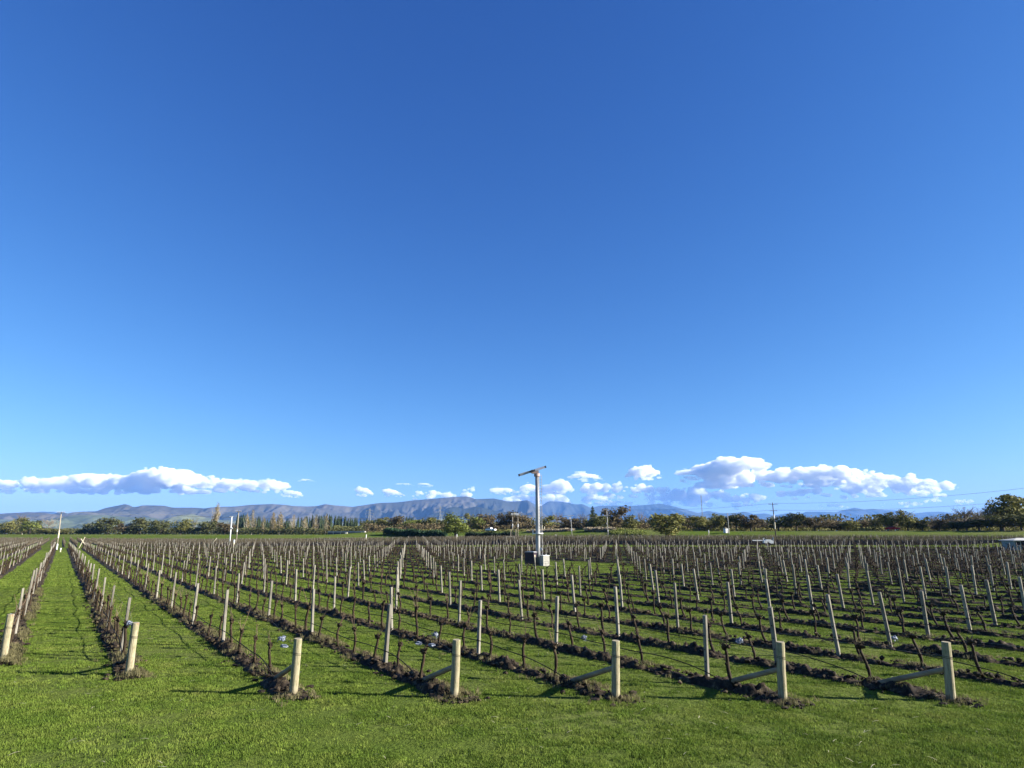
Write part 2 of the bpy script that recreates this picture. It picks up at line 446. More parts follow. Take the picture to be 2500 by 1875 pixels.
def order_names(items, n):
    """(row, s) -> how to find it: its count along its row, among the individuals of that row that stand in the frame."""
    by = {}
    for it in items[:n]: by.setdefault(it[0], []).append(it)
    name = {}
    for k, L in by.items():
        L.sort(key=lambda t: t[1])
        for i, t in enumerate(L, 1): name[(t[0], t[1])] = (i, k)
    return name
ENDNAME = {1: 'leftmost end post', 2: 'second end post from left', 3: 'third end post from left', 4: 'fourth end post from left',
           5: 'fifth end post from left', 6: 'second end post from right', 7: 'rightmost end post'}
def where(i, k):
    if k in ENDNAME: return '%s along its row behind the %s' % (ORD[i], ENDNAME[k])
    if k > 7: return '%s from right in %s row beyond the rightmost end post' % (ORD[i], ORD[k - 7])
    return '%s from left in %s row left of the leftmost end post' % (ORD[i], ORD[1 - k])

# --- soil ridges under the rows
for k in KS:
    c, s0, s1 = row_c(k), row_s0(k), row_s1(k)
    ss, s = [], s0 - .75
    while s < s1:
        x, y = P(c, s)
        step = .09 if y < 32 else (.22 if y < 60 else .8)
        if visible(x, y, 0, 300): ss.append(s)
        s += step
    if len(ss) < 4: continue
    ss = np.array(ss)
    us = np.linspace(-1, 1, 15)
    S, U = np.meshgrid(ss, us, indexing='ij')
    Y_ = c * ND[1] + S * RD[1]
    wid = (.31 + .19 * smooth((Y_ - 40) / 35)) * (1 + .25 * fbm(S * .9, S * 0 + k * 7.3, seed=3)) + .16 * np.exp(-((S - s0) / .8) ** 2)
    Cc0 = c + U * wid
    endt = smooth((S - (s0 - .55)) / 1.5 + .30 * fbm(Cc0 * 2.2, S * 2.2, seed=k + 90))
    endt = endt * np.clip(.78 + .75 * fbm(S * .55, S * 0 + k * 5.7, seed=13, octv=3), .15, 1.35)
    Cc = c + U * wid + .06 * fbm(S * .7, S * 0 + k * 3.1, seed=9)
    X = Cc * ND[0] + S * RD[0]; Y = Cc * ND[1] + S * RD[1]
    prof = (1 - U ** 2) ** .8
    lump = fbm(Cc * 6.0, S * 6.0, seed=k + 20, octv=4, gain=.6)
    lump2 = np.abs(vnoise(Cc * 3.2, S * 3.2, seed=k + 50))
    Z = height(X, Y) - .03 + prof * endt * (.13 + .15 * lump + .12 * lump2) + .05 * lump * (np.abs(U) < .98)
    gapm = ((X - 4.5) / 9.0) ** 2 + ((Y - 73.0) / 14.0) ** 2 < 1
    Z = np.where(gapm, height(X, Y) - .08, Z)
    n = len(us)
    ii = np.arange(len(ss) - 1)[:, None] * n + np.arange(n - 1)[None, :]
    brk = np.diff(ss)[:, None] > 2
    f = np.stack([ii, ii + n, ii + n + 1, ii + 1], -1)[~np.broadcast_to(brk, ii.shape)]
    structure('soil_ridge', npmesh('soil_ridge', np.stack([X, Y, Z], -1).reshape(-1, 3), f.reshape(-1, 4), M['soil'], True))
# loose clods along the near ridges
cl = MB()
for k in range(1, 15):
    c, s0 = row_c(k), row_s0(k)
    for _ in range(300):
        s = s0 - .6 + rng.random() ** 1.5 * 26
        q = c + rng.gauss(0, .24)
        x, y = P(q, s)
        if y > 40 or not visible(x, y, 0): continue
        r = rng.choice((rng.uniform(.012, .035), rng.uniform(.03, .075)))
        cl.blob((x, y, hz(x, y) + .14 * min(1, max(0, (s - s0 + .3) / 1.5)) * max(0, 1 - (abs(q - c) / .40) ** 2) + r * .35), (r * rng.uniform(.8, 1.6), r * rng.uniform(.8, 1.6), r * rng.uniform(.6, 1)), 1, .3)
structure('soil_clods', cl.mesh('soil_clods', M['soil']), 'stuff')

# --- trellis posts
def post_mesh(seed):
    r = random.Random(seed); b = MB()
    hx, hy, cv = r.uniform(.037, .043), r.uniform(.052, .062), .011
    sec = [(-hx+cv,-hy),(hx-cv,-hy),(hx,-hy+cv),(hx,hy-cv),(hx-cv,hy),(-hx+cv,hy),(-hx,hy-cv),(-hx,-hy+cv)]
    vs, fs, K = [], [], 6
    bow = r.uniform(-.012, .012)
    for i in range(K):
        q = i / (K - 1); z = -.25 + q * (POST_H + .25)
        for (x, y) in sec: vs.append((x * (1 - .06 * q) + bow * math.sin(q * 3.1), y * (1 - .06 * q) + r.uniform(-.001, .001), z + (x * .25 if i == K - 1 else 0)))
    for i in range(K - 1):
        for k in range(8): fs.append((i*8 + k, i*8 + (k+1) % 8, (i+1)*8 + (k+1) % 8, (i+1)*8 + k))
    fs.append(tuple((K-1)*8 + k for k in range(8)))
    b.add(vs, fs)
    return b.mesh('trellis_post', M['post'])
PM = [post_mesh(s) for s in range(6)]
st_ = MB(); st_.box((-.046, 0, 0), (.014, .02, .03))
STAPLE = st_.mesh('wire_staple', M['hose'])
pn = order_names(posts, NP_)
for i, (k, s, x, y, z, lean) in enumerate(posts[:NP_]):
    o = obj('trellis_post', PM[i % 6], None, (x, y, z), rng.uniform(-.3, .3))
    lx = .03 * rng.uniform(-1, 1) + (-.07 if k >= 7 else 0)
    o.rotation_euler = (lean, lx + (.02 if k <= 3 else 0), ROW_ANG - math.pi / 2 + rng.uniform(-.13, .13))
    o.scale = (rng.uniform(.92, 1.08),) * 2 + (rng.uniform(.93, 1.05),)
    adj = 'grey' if k > 6 else 'pale'
    tag(o, '%s trellis post, %s' % (adj, where(*pn[(k, s)])), 'post', 'trellis posts along the vine rows')
    if i < 34:
        for zz in (.55, .85, 1.2, 1.5):
            obj('wire_staple', STAPLE, o, (0, 0, zz))
# the small far ones
pv, pf, base = [], [], 0
tri = np.array([(0,1,5,4),(1,2,6,5),(2,3,7,6),(3,0,4,7),(4,5,6,7)])
def far_post(x, y, z, h, w):
    global base
    lx, ly = nr.normal(0, .06, 2)
    r = w * .5
    q = [(x + r * (a * ND[0] + b * RD[0]), y + r * (a * ND[1] + b * RD[1]), z - .1) for a, b in ((-1, -1), (1, -1), (1, 1), (-1, 1))]
    q += [(a + lx, b + ly, z + h) for a, b, _ in q]
    pv.extend(q); pf.append(tri + base); base += 8
for (k, s, x, y, z, lean) in posts[NP_:]: far_post(x, y, z, nr.uniform(1.6, 1.8), .058)
structure('distant_trellis_posts', npmesh('distant_trellis_posts', np.array(pv), np.concatenate(pf), M['post']), 'stuff')

# --- end posts with their struts
def endpost_mesh(seed, h):
    r = random.Random(seed); b = MB(); n = 18
    pts = [(0, 0, -.3), (0, 0, .1), (r.uniform(-.008,.008), r.uniform(-.008,.008), h * .5), (0, 0, h - .02), (0, 0, h)]
    rad = [.098, .096, .093, .090, .085]
    b.tube(pts, rad, n, jit=.02, r=r)
    b.m = [0] * len(b.f); b.m[-1] = 1
    return b.mesh('post', [M['endpost'], M['endcut']], False)
def wire_wrap(z0):
    b = MB()
    for z in (z0, z0 + .03):
        b.tube([(.097 * math.cos(t), .097 * math.sin(t), z + .02 * math.sin(t)) for t in np.linspace(0, 2 * math.pi, 19)], .004, 4, False)
    return b
elabels = {1: 'thick round end post at left, cut by the photo edge', 2: 'thick round end post beside the wide grass lane, white net behind its top',
           3: 'thick round end post third from left, on a dark clod mound', 4: 'thick round end post fourth from left, strut rising to it from the left',
           5: 'thick round end post with tufted mound, middle of the headland line', 6: 'thick round end post second from right, with a tall grey post close behind',
           7: 'thick round end post farthest right, its long strut lying to the left'}
for k in range(1, 8):
    c, s0 = row_c(k), row_s0(k)
    x, y = P(c, s0); h = 1.24 if k > 2 else 1.32
    t = thing('end_post', elabels[k], 'end post', (x, y, hz(x, y)), ROW_ANG, 'strutted end posts along the grass headland')
    t.rotation_euler = (0, -.055, ROW_ANG)
    obj('post', endpost_mesh(k, h), t)
    w = MB(); w.tube([(.08, 0, .64), (1.0, 0, .25), (1.95, 0, -.16)], [.056, .060, .064], 12)
    obj('strut', w.mesh('strut', M['strut']), t)
    ww = wire_wrap(h * .72); obj('wire_wrap', ww.mesh('wire_wrap', M['hose'], True), t)

# --- vines
def vine_mesh(seed, low=False, lean=(0, 0)):
    r = random.Random(seed)
    h = r.uniform(.60, .82)
    n = 4 if low else 7
    t, hd, cn = MB(), MB(), MB()
    pts, x, y = [], 0.0, 0.0
    K = 4 if low else 8
    bx, by = r.uniform(-.08, .08) + lean[0], r.uniform(-.05, .05) + lean[1]
    for i in range(K):
        q = i / (K - 1)
        pts.append((bx * q + .03 * math.sin(q * 5 + seed) , by * q + .025 * math.cos(q * 4 + seed) - .025, -.05 + q * (h + .05)))
    rad = [(.043 - .010 * i / (K - 1)) * r.uniform(.85, 1.15) for i in range(K)]
    t.tube(pts, rad, n, jit=0 if low else .18, r=r)
    tx, ty, tz = pts[-1]
    if not low:
        for _ in range(3):
            q = Vector(pts[r.randrange(2, 7)]); t.blob((q.x + r.uniform(-.02, .02), q.y + r.uniform(-.02, .02), q.z), (r.uniform(.03, .05), r.uniform(.03, .045), r.uniform(.03, .06)), 1, .3, r=r)
    for _ in range(2 if low else 7):
        hd.blob((tx + r.uniform(-.06, .06), ty + r.uniform(-.03, .03), tz + r.uniform(-.03, .06)), (r.uniform(.045, .08), r.uniform(.035, .06), r.uniform(.035, .07)), 1, .3, r=r)
    for _ in range(4 if low else 6):
        a = r.uniform(0, 6.28); L = r.uniform(.08, .17) * (2.2 if low else 1)
        p0 = (tx + .04 * math.cos(a), ty + .03 * math.sin(a), tz + .02)
        hd.tube([p0, (p0[0] + L * .8 * math.cos(a), p0[1] + L * .4 * math.sin(a), p0[2] + L * .7)], [.015, .009], 3 if low else 5)
    for _ in range(r.choice((2, 3, 4, 5))):
        a = r.uniform(0, 6.28); L = r.uniform(.2, .75)
        p0 = Vector((tx, ty, tz))
        d = Vector((math.cos(a) * .75, math.sin(a) * .3, 1)).normalized()
        cn.tube([p0, p0 + d * L * .5 + Vector((r.uniform(-.04, .04), r.uniform(-.03, .03), 0)), p0 + d * L + Vector((r.uniform(-.1, .1), r.uniform(-.06, .06), r.uniform(-.06, .02)))], [.008, .006, .004], 3)
    return t, hd, cn
VM = []
for s in range(10):
    ln = (0.0, 0) if s < 5 else (.15, .0)
    t, hd, cn = vine_mesh(s, False, ln)
    VM.append((t.mesh('trunk', M['bark'], True), hd.mesh('spur_head', M['bark']), cn.mesh('cane', M['cane'])))
vn = order_names(vines, NV_)
for i, (k, s, x, y, z) in enumerate(vines[:NV_]):
    vi = (i * 7 + k) % 5 + (5 if k >= 6 else 0)
    t = thing('grape_vine', 'bare dark vine, %s' % where(*vn[(k, s)]), 'vine', (x, y, z + .12), ROW_ANG + rng.choice((0, 0, .3, -.3)) + (0 if k >= 6 else rng.choice((0, math.pi))), 'pruned vines along the rows')
    sc_ = rng.uniform(.88, 1.12); t.scale = (sc_, sc_, sc_ * rng.uniform(.92, 1.06))
    tr, hd, cn = VM[vi]
    obj('trunk', tr, t); obj('spur_head', hd, t); obj('cane', cn, t)
# far vines: one mass
LOW = []
for s in range(8):
    t, hd, cn = vine_mesh(s + 40, True, (.12, 0) if s % 2 else (0, 0))
    b = MB(); b.add(t.v, t.f); b.add(hd.v, hd.f); b.add(cn.v, cn.f)
    tv, tf = np.array(b.v), []
    for f in b.f:
        for j in range(1, len(f) - 1): tf.append((f[0], f[j], f[j + 1]))
    LOW.append((tv, np.array(tf)))
def mass(name, spots, lib, mat, zs=(.9, 1.1), lift=.1, w=1.0):
    V, Fc, o = [], [], 0
    for (x, y, z) in spots:
        tv, tf = lib[nr.integers(len(lib))]
        a = ROW_ANG + nr.choice((0, 0, math.pi)) + nr.normal(0, .2); s = nr.uniform(*zs)
        ca, sa = math.cos(a), math.sin(a)
        q = np.stack([(tv[:,0] * ca - tv[:,1] * sa) * s * w + x, (tv[:,0] * sa + tv[:,1] * ca) * s * w + y, tv[:,2] * s + z + lift], -1)
        V.append(q); Fc.append(tf + o); o += len(tv)
    return structure(name, npmesh(name, np.concatenate(V), np.concatenate(Fc), mat), 'stuff')
mass('distant_vines', [(v[2], v[3], v[4]) for v in vines[NV_:]], LOW, M['bark'], (1.0, 1.25), w=1.2)

# --- drip hoses
for k in range(1, 19):
    c, s0 = row_c(k), row_s0(k)
    s1 = min(row_s1(k), s0 + 75)
    pts = []
    s = s0 + 1.5
    while s < s1:
        x, y = P(c - .05, s)
        zz = .47 - .40 * math.exp(-(s - s0 - 1.5) / .9) + .035 * math.cos((s - 17.35) / 6.15 * 2 * math.pi) + .008 * math.sin(s * 3.1)
        if visible(x, y, .4, 200): pts.append((x, y, hz(x, y) + zz))
        s += .3 if s < s0 + 8 else 1.0
    if len(pts) < 3: continue
    b = MB(); b.tube(pts, .013, 5)
    lab = 'black drip hose hung along the row behind the %s' % ENDNAME[k] if k in ENDNAME else 'black drip hose in %s row beyond the rightmost end post' % ORD[k - 7]
    tag(obj('drip_hose', b.mesh('drip_hose', M['hose'], True)), lab, 'hose', 'drip hoses along the vine rows')

# --- taut wires
for k in range(1, 13):
    c, s0 = row_c(k), row_s0(k)
    s1 = min(row_s1(k), s0 + 60)
    for (zz, nm) in ((.93, 'lower'), (1.38, 'upper')):
        pts, s = [], s0
        while s < s1:
            x, y = P(c + .05, s)
            z0 = zz if s > s0 + 2.5 else .93 + (zz - .93) * (s - s0) / 2.5
            if visible(x, y, .4, 200): pts.append((x, y, hz(x, y) + z0 - .02 * abs(math.sin((s - 17.35) / 6.15 * math.pi))))
            s += 1.2
        if len(pts) < 3: continue
        b = MB(); b.tube(pts, .0028, 4)
        lab = nm + ' thin wire strung along the row behind the %s' % ENDNAME[k] if k in ENDNAME else nm + ' thin wire in %s row beyond the rightmost end post' % ORD[k - 7]
        tag(obj('trellis_wire', b.mesh('trellis_wire', M['wire'])), lab, 'wire', 'trellis wires along the vine rows')
# --- bundled white nets and scraps
def crumple(seed, r0):
    b = MB(); r = random.Random(seed)
    for _ in range(7):
        b.blob((r.uniform(-.5, .5) * r0, r.uniform(-.4, .4) * r0, r.uniform(-.35, .45) * r0), (r.uniform(.3, .6) * r0, r.uniform(.25, .5) * r0, r.uniform(.2, .5) * r0), 2, .38, r=r)
    for _ in range(8):
        a = r.uniform(0, 6.28)
        b.tube([(0, 0, 0), (math.cos(a) * r0 * .8, math.sin(a) * r0 * .6, r.uniform(-.8, .6) * r0), (math.cos(a) * r0 * 1.1, math.sin(a) * r0 * .7, r.uniform(-1.2, .2) * r0)], [.02, .012, .006], 4, jit=.3, r=r)
    return b.mesh('net_bundle', M['net'])
for (qx, qy, Y, r0, lab) in ((316, 1521, 17.9, .14, 'white net bundle tied behind the second end post from left'),
                        (29, 1503, 19.8, .13, 'white net bundle tied behind the leftmost end post'),
                        (686, 1556, 21.5, .22, 'blue-white net bundle low by a vine left of the third end post'),
                        (1061, 1548, 20.6, .20, 'white net bundle low by a vine just left of the fourth end post'),
                        (1426, 1555, 20.9, .17, 'bright white net bundle left of the grey post behind fifth end post'),
                        (1806, 1564, 19.6, .20, 'dull blue net bundle on the ground left of the second end post from right'),
                        (2184, 1556, 20.4, .19, 'white net bundle at the foot of a grey post near the rightmost end post')):
    tag(obj('net_bundle', crumple(qx, r0 * .6), None, on_ground(qx, qy + 14) + Vector((0, 0, .16)) if qx > 400 else at(qx, qy, Y)), lab, 'netting', 'bundled bird nets in the rows')
for (qx, qy, lab) in ((1053, 1586, 'white plastic scrap on the soil just left of the fourth end post'), (1021, 1582, 'small white plastic scrap farther left of the fourth end post'), (692, 1589, 'pale plastic scrap on grass just left of the third end post')):
    p = on_ground(qx, qy)
    b = MB(); b.blob((0, 0, .06), (.11, .07, .05), 2, .4); b.blob((.07, .02, .05), (.05, .05, .035), 2, .4)
    tag(obj('plastic_scrap', b.mesh('plastic_scrap', M['net']), None, (p.x, p.y, p.z + .08)), lab, 'litter', 'plastic scraps by the vines')

# --- the block of vines beyond the far track
spots, sb = [], 0
pv, pf, base = [], [], 0
rid = MB()
for k in range(-40, 75):
    c = 1.0 + 2.93 * k
    s = 60.0
    last = None
    while s < 520:
        x, y = P(c, s)
        e, g = road_e(x, y), road_g(x, y)
        lim = bank_foot(g) - 2
        if y > head_y(x) + 10 and e < lim and visible(x, y, 3, 30):
            if int(s / 6.0) != int((s - 1.5) / 6.0) and nr.random() < .7: far_post(x, y, hz(x, y), nr.uniform(1.4, 1.8), .052)
            if nr.random() < .9: spots.append((x, y, hz(x, y)))
            if last is not None:
                a, b2 = np.array(last), np.array((x, y))
                q = [(*(a - ND * .35), hz(*a) + .01), (*a, hz(*a) + .2), (*(a + ND * .35), hz(*a) + .01), (*(b2 - ND * .35), hz(*b2) + .01), (*b2, hz(*b2) + .2), (*(b2 + ND * .35), hz(*b2) + .01)]
                rid.add(q, [(0,1,4,3), (1,2,5,4)])
            last = (x, y)
        else: last = None
        s += 1.5
structure('far_soil_ridges', rid.mesh('far_soil_ridges', M['soil']), 'stuff')
structure('far_block_posts', npmesh('far_block_posts', np.array(pv), np.concatenate(pf), M['post']), 'stuff')
FARV = []
for s in range(5):
    r = random.Random(s + 300); b = MB()
    b.tube([(0, 0, -.1), (.03, 0, .4), (0, 0, .8)], [.045, .04, .035], 3)
    for _ in range(9):
        x0 = r.uniform(-.75, .75)
        b.tube([(x0 * .6, r.uniform(-.05, .05), .75), (x0 + r.uniform(-.2, .2), r.uniform(-.15, .15), r.uniform(1.1, 1.6))], [.016, .010], 3, False)
    b.tube([(-.75, 0, .82), (0, 0, .78), (.75, 0, .84)], .022, 3, False)
    tf = []
    for f in b.f:
        for j in range(1, len(f) - 1): tf.append((f[0], f[j], f[j + 1]))
    FARV.append((np.array(b.v), np.array(tf)))
mass('far_block_vines', spots, FARV, M['farcane'], (.95, 1.1), 0)

# ------------------------------------------------------------------ grass blades (a mass) by geometry nodes
def tuft_mesh(name, mat, seed, n, h, spread, w):
    r = random.Random(seed); b = MB()
    for _ in range(n):
        a, d = r.uniform(0, 6.28), spread * math.sqrt(r.random())
        x, y = d * math.cos(a), d * math.sin(a)
        t = r.uniform(0, 6.28); L = h * r.uniform(.5, 1.15); bend = r.uniform(.1, .7) * L
        wx, wy = w * math.cos(t + 1.57), w * math.sin(t + 1.57)
        mx, my = x + bend * .35 * math.cos(t), y + bend * .35 * math.sin(t)
        b.add([(x - wx, y - wy, -.01), (x + wx, y + wy, -.01), (mx + wx * .8, my + wy * .8, L * .6), (mx - wx * .8, my - wy * .8, L * .6), (x + bend * math.cos(t), y + bend * math.sin(t), L * .95)],
              [(0, 1, 2, 3), (3, 2, 4)])
    return b.mesh(name, mat)
def scatter(name, label, pts, tuft, smin, smax, mat):
    me = bpy.data.meshes.new(name); me.vertices.add(len(pts)); me.vertices.foreach_set('co', np.asarray(pts, np.float32).ravel()); me.update()
    o = structure(name, me, 'stuff')
    src = bpy.data.objects.new(name + '_tuft', tuft)         # only the node tree refers to it
    ng = bpy.data.node_groups.new(name, 'GeometryNodeTree')
    ng.interface.new_socket('Geometry', in_out='INPUT', socket_type='NodeSocketGeometry')
    ng.interface.new_socket('Geometry', in_out='OUTPUT', socket_type='NodeSocketGeometry')
    N, L = ng.nodes, ng.links
    gi, go = N.new('NodeGroupInput'), N.new('NodeGroupOutput')
    ip = N.new('GeometryNodeInstanceOnPoints'); oi = N.new('GeometryNodeObjectInfo'); oi.inputs['Object'].default_value = src
    rz = N.new('FunctionNodeRandomValue'); rz.data_type = 'FLOAT_VECTOR'; rz.inputs[0].default_value = (-.15, -.15, 0); rz.inputs[1].default_value = (.15, .15, 6.283)
    sc = N.new('FunctionNodeRandomValue'); sc.data_type = 'FLOAT'; sc.inputs[2].default_value = smin; sc.inputs[3].default_value = smax; sc.inputs[8].default_value = 3
    L.new(gi.outputs[0], ip.inputs['Points']); L.new(oi.outputs['Geometry'], ip.inputs['Instance'])
    L.new(rz.outputs[0], ip.inputs['Rotation']); L.new(sc.outputs[1], ip.inputs['Scale'])
    L.new(ip.outputs[0], go.inputs[0])
    md = o.modifiers.new('scatter', 'NODES'); md.node_group = ng
    return o
G = 150000
gy_ = 9.2 + 44 * nr.random(G) ** 1.25
gx_ = (nr.random(G) * 2 - 1) * (gy_ * .83 + 1.0)
cc = gx_ * ND[0] + gy_ * ND[1]; ss_ = gx_ * RD[0] + gy_ * RD[1]
on_ridge = np.zeros(G, bool); edge = np.zeros(G, bool)
for k in range(-3, 30):
    dd = np.abs(cc - row_c(k)); inside = ss_ > row_s0(k) - .55
    on_ridge |= (dd < .10 + .24 * nr.random(G)) & inside
    edge |= (dd < .55) & inside
dens = .18 + .82 * smooth((fbm(gx_ * 1.3, gy_ * 1.3, seed=77) + .30) / .5)
keep = ~on_ridge & (nr.random(G) < dens)
gp = np.stack([gx_, gy_, height(gx_, gy_) + .03 * fbm(gx_ * .5, gy_ * .5, seed=5)], -1)
scatter('grass', '', gp[keep], tuft_mesh('grass_tuft', M['grass'], 1, 26, .040, .11, .0042), .6, 1.3, M['grass'])
far_y = 46 + 95 * nr.random(90000) ** 1.3
far_x = (nr.random(90000) * 2 - 1) * far_y * .83
fc = far_x * ND[0] + far_y * ND[1]
kk = np.round((fc - 1.92) / 2.93)
off = np.abs(fc - (1.92 + 2.93 * kk)) > .42
fx_, fy_ = far_x[off], far_y[off]
keep2 = fy_ < 150
scatter('grass', '', np.stack([fx_, fy_, height(fx_, fy_)], -1)[keep2], tuft_mesh('grass_clump', M['grass'], 5, 20, .050, .32, .011), .7, 1.3, M['grass'])
W = 16000
wk = nr.integers(1, 14, W); wsd = nr.random(W) ** 1.4 * 30
wc = np.array([row_c(int(k)) for k in wk]) + np.where(nr.random(W) < .72, nr.normal(.27, .10, W), nr.normal(-.05, .22, W))
wss = np.array([row_s0(int(k)) for k in wk]) - .8 + wsd
wx, wy = wc * ND[0] + wss * RD[0], wc * ND[1] + wss * RD[1]
wt = smooth((fbm(wx * .8, wy * .8, seed=31) + .2) / .4)
kp = (nr.random(W) < wt * np.where(wk < 5, 1.0, .45)) & (wy < 45)
dr = np.abs(wc - np.array([row_c(int(k)) for k in wk])) / .42
scatter('dry_weeds', '', np.stack([wx, wy, height(wx, wy) + .15 * np.clip(1 - dr ** 2, 0, 1)], -1)[kp], tuft_mesh('weed_tuft', M['weeds'], 2, 16, .085, .08, .0045), .6, 1.4, M['weeds'])

ew = []
for k in range(1, 8):
    for _ in range(40):
        a = rng.uniform(0, 6.28); d = abs(rng.gauss(0, .28)) + .10
        x, y = P(row_c(k), row_s0(k)); x += d * math.cos(a) + .08; y += d * math.sin(a) * .8 - .08
        ew.append((x, y, hz(x, y) + .03))
scatter('dry_weeds', '', np.array(ew), tuft_mesh('end_weed_tuft', M['weeds'], 8, 12, .10, .06, .0045), .5, 1.3, M['weeds'])
st = []
for _ in range(420):
    y = rng.uniform(9.5, 30); x = rng.uniform(-1, 1) * y * .8
    st.append((x, y, hz(x, y) + .03))
sm = MB(); sm.add([(-.07, -.004, .012), (-.07, .004, .012), (.0, .006, .022), (.0, -.004, .022), (.07, .010, .015), (.07, .004, .015)], [(0, 1, 2, 3), (3, 2, 4, 5)])
scatter('straw', '', np.array(st), sm.mesh('straw_blade', M['straw']), .5, 1.4, M['weeds'])
# ------------------------------------------------------------------ wind machine
base_p = on_ground(1314, 1381)
TZ = (at(1311, 1155, base_p.y).z - base_p.z)
t = thing('wind_machine', 'tall grey frost fan tower with two long blades on a grass patch', 'wind machine', base_p)
b = MB(); b.tube([(0, 0, -.1), (0, 0, TZ * .2), (0, 0, TZ * .6), (-.02, 0, TZ - .25)], [.285, .27, .255, .245], 28)
obj('tower', b.mesh('tower', M['steel'], True), t)
b = MB()
b.tube([(0, 0, TZ * .333 + .02), (0, 0, TZ * .333 + .14)], .62, 24)
b.tube([(-.58, 0, TZ * .33), (-.58, -.05, TZ * .33 + .6)], .06, 8)
obj('collar', b.mesh('collar', M['white']), t)
b = MB()
for i in range(18):
    z = TZ * .36 + i * (TZ * .60 / 18)
    b.tube([(.22, -.16, z), (.47, -.2, z)], .018, 5)
    b.box((.30, -.20, z), (.1, .06, .05))
b.tube([(.47, -.2, .9), (.47, -.2, TZ - .2)], .03, 6)
obj('ladder', b.mesh('ladder', M['insul']), t)
b = MB(); b.tube([(.33, -.1, 1.85), (.45, -.15, 2.0), (.48, -.15, 1.8)], .05, 8); b.box((.30, -.1, 1.85), (.12, .12, .35)); obj('junction_box', b.mesh('junction_box', M['white']), t)
# gearbox and fan: blades lie in a plane tilted toward the viewer
b = MB(); b.tube([(0, 0, -.45), (0, 0, -.1)], [.37, .35], 16); b.box((-.22, -.1, .06), (.85, .42, .34)); b.tube([(-.55, -.1, .08), (-.78, -.22, .10)], [.16, .13], 12)
gb = obj('gearbox', b.mesh('gearbox', M['gear']), t, (-.05, 0, TZ + .05))
hub = (-.62, -.3, TZ + .22)
ang = math.atan2(1164 - 1140, 1334 - 1266)          # the fan's tilt as it stands still
m_per_px = base_p.y / FP
Ltot = math.hypot(68, 21) * m_per_px * 1.02
tilt = math.radians(17.3)
for sgn in (-1, 1):
    b = MB()
    n = 9
    vs, fs = [], []
    for i in range(n):
        q = i / (n - 1); r = .22 + q * (Ltot / 2 - .22)
        chord = .27 + .03 * math.sin(q * 3); th = .075 * (1 - .55 * q); tw = math.radians(68 + 8 * q) * sgn
        for (cu, ct) in ((-.5, 0), (-.2, .5), (.25, .4), (.5, 0), (.25, -.35), (-.2, -.4)):
            yy, zz = cu * chord, ct * th
            vs.append((sgn * r, yy * math.cos(tw) - zz * math.sin(tw), yy * math.sin(tw) + zz * math.cos(tw)))
    for i in range(n - 1):
        for k in range(6): fs.append((i*6 + k, i*6 + (k+1) % 6, (i+1)*6 + (k+1) % 6, (i+1)*6 + k))
    fs.append(tuple(range(6))); fs.append(tuple((n-1)*6 + k for k in range(6))[::-1])
    b.add(vs, fs)
    b.m = [0] * len(b.f)
    for i in range(6): b.m[(n - 2) * 6 + i] = 1
    b.m[-1] = 1
    o = obj('blade', b.mesh('blade', [M['blade'], M['blade_tip']]), t, hub); o.rotation_euler = (0, -tilt, 0)
b = MB(); b.tube([(0, -.14, 0), (0, .2, 0)], [.14, .19], 14); b.box((0, -.02, 0), (.7, .08, .2), M=Matrix.Rotation(-tilt, 3, 'Y'))
obj('hub', b.mesh('hub', M['blade_tip']), t, hub)
# engine housing left, pale tank right: separate boxes standing at its foot
W_ = base_p.y / FP
ex = at(1301, 1376, base_p.y)
t = thing('engine_housing', 'dark purple engine housing with a pale lid beside the fan tower', 'engine', (at(1297, 1370, base_p.y).x, base_p.y - .2, base_p.z), -.5)
b = MB()
b.box((0, 0, .85), (1.15, 1.0, 1.3))
obj('housing', b.mesh('housing', M['engine']), t)
b = MB(); b.box((0, 0, 1.53), (1.22, 1.08, .06)); b.box((0, 0, 1.575), (1.02, .9, .03)); obj('lid', b.mesh('lid', M['insul']), t)
b = MB()
for sx in (-.5, .5):
    for sy in (-.42, .42): b.box((sx, sy, .1), (.1, .1, .2))
obj('skid', b.mesh('skid', M['steel']), t)
b = MB(); b.tube([(.585, -.3, .95), (.72, -.34, .85), (.70, -.34, .45)], .07, 10); b.box((.6, -.3, 1.1), (.06, .2, .25)); obj('exhaust', b.mesh('exhaust', M['cream']), t)
t = thing('fuel_tank', 'square pale concrete-coloured tank at the right foot of the fan tower', 'tank', (at(1326, 1376, base_p.y).x + .12, base_p.y - .75, base_p.z), .55)
b = MB(); b.box((0, 0, .58), (.86, .8, 1.1)); obj('body', b.mesh('body', M['concrete']), t)
b = MB(); b.box((0, 0, 1.16), (.92, .86, .055)); b.tube([(.2, 0, 1.18), (.2, 0, 1.25)], .1, 12); obj('lid', b.mesh('lid', M['white']), t)
b = MB(); b.box((0, 0, -.02), (1.3, 1.2, .08)); obj('slab', b.mesh('slab', M['concrete']), t)

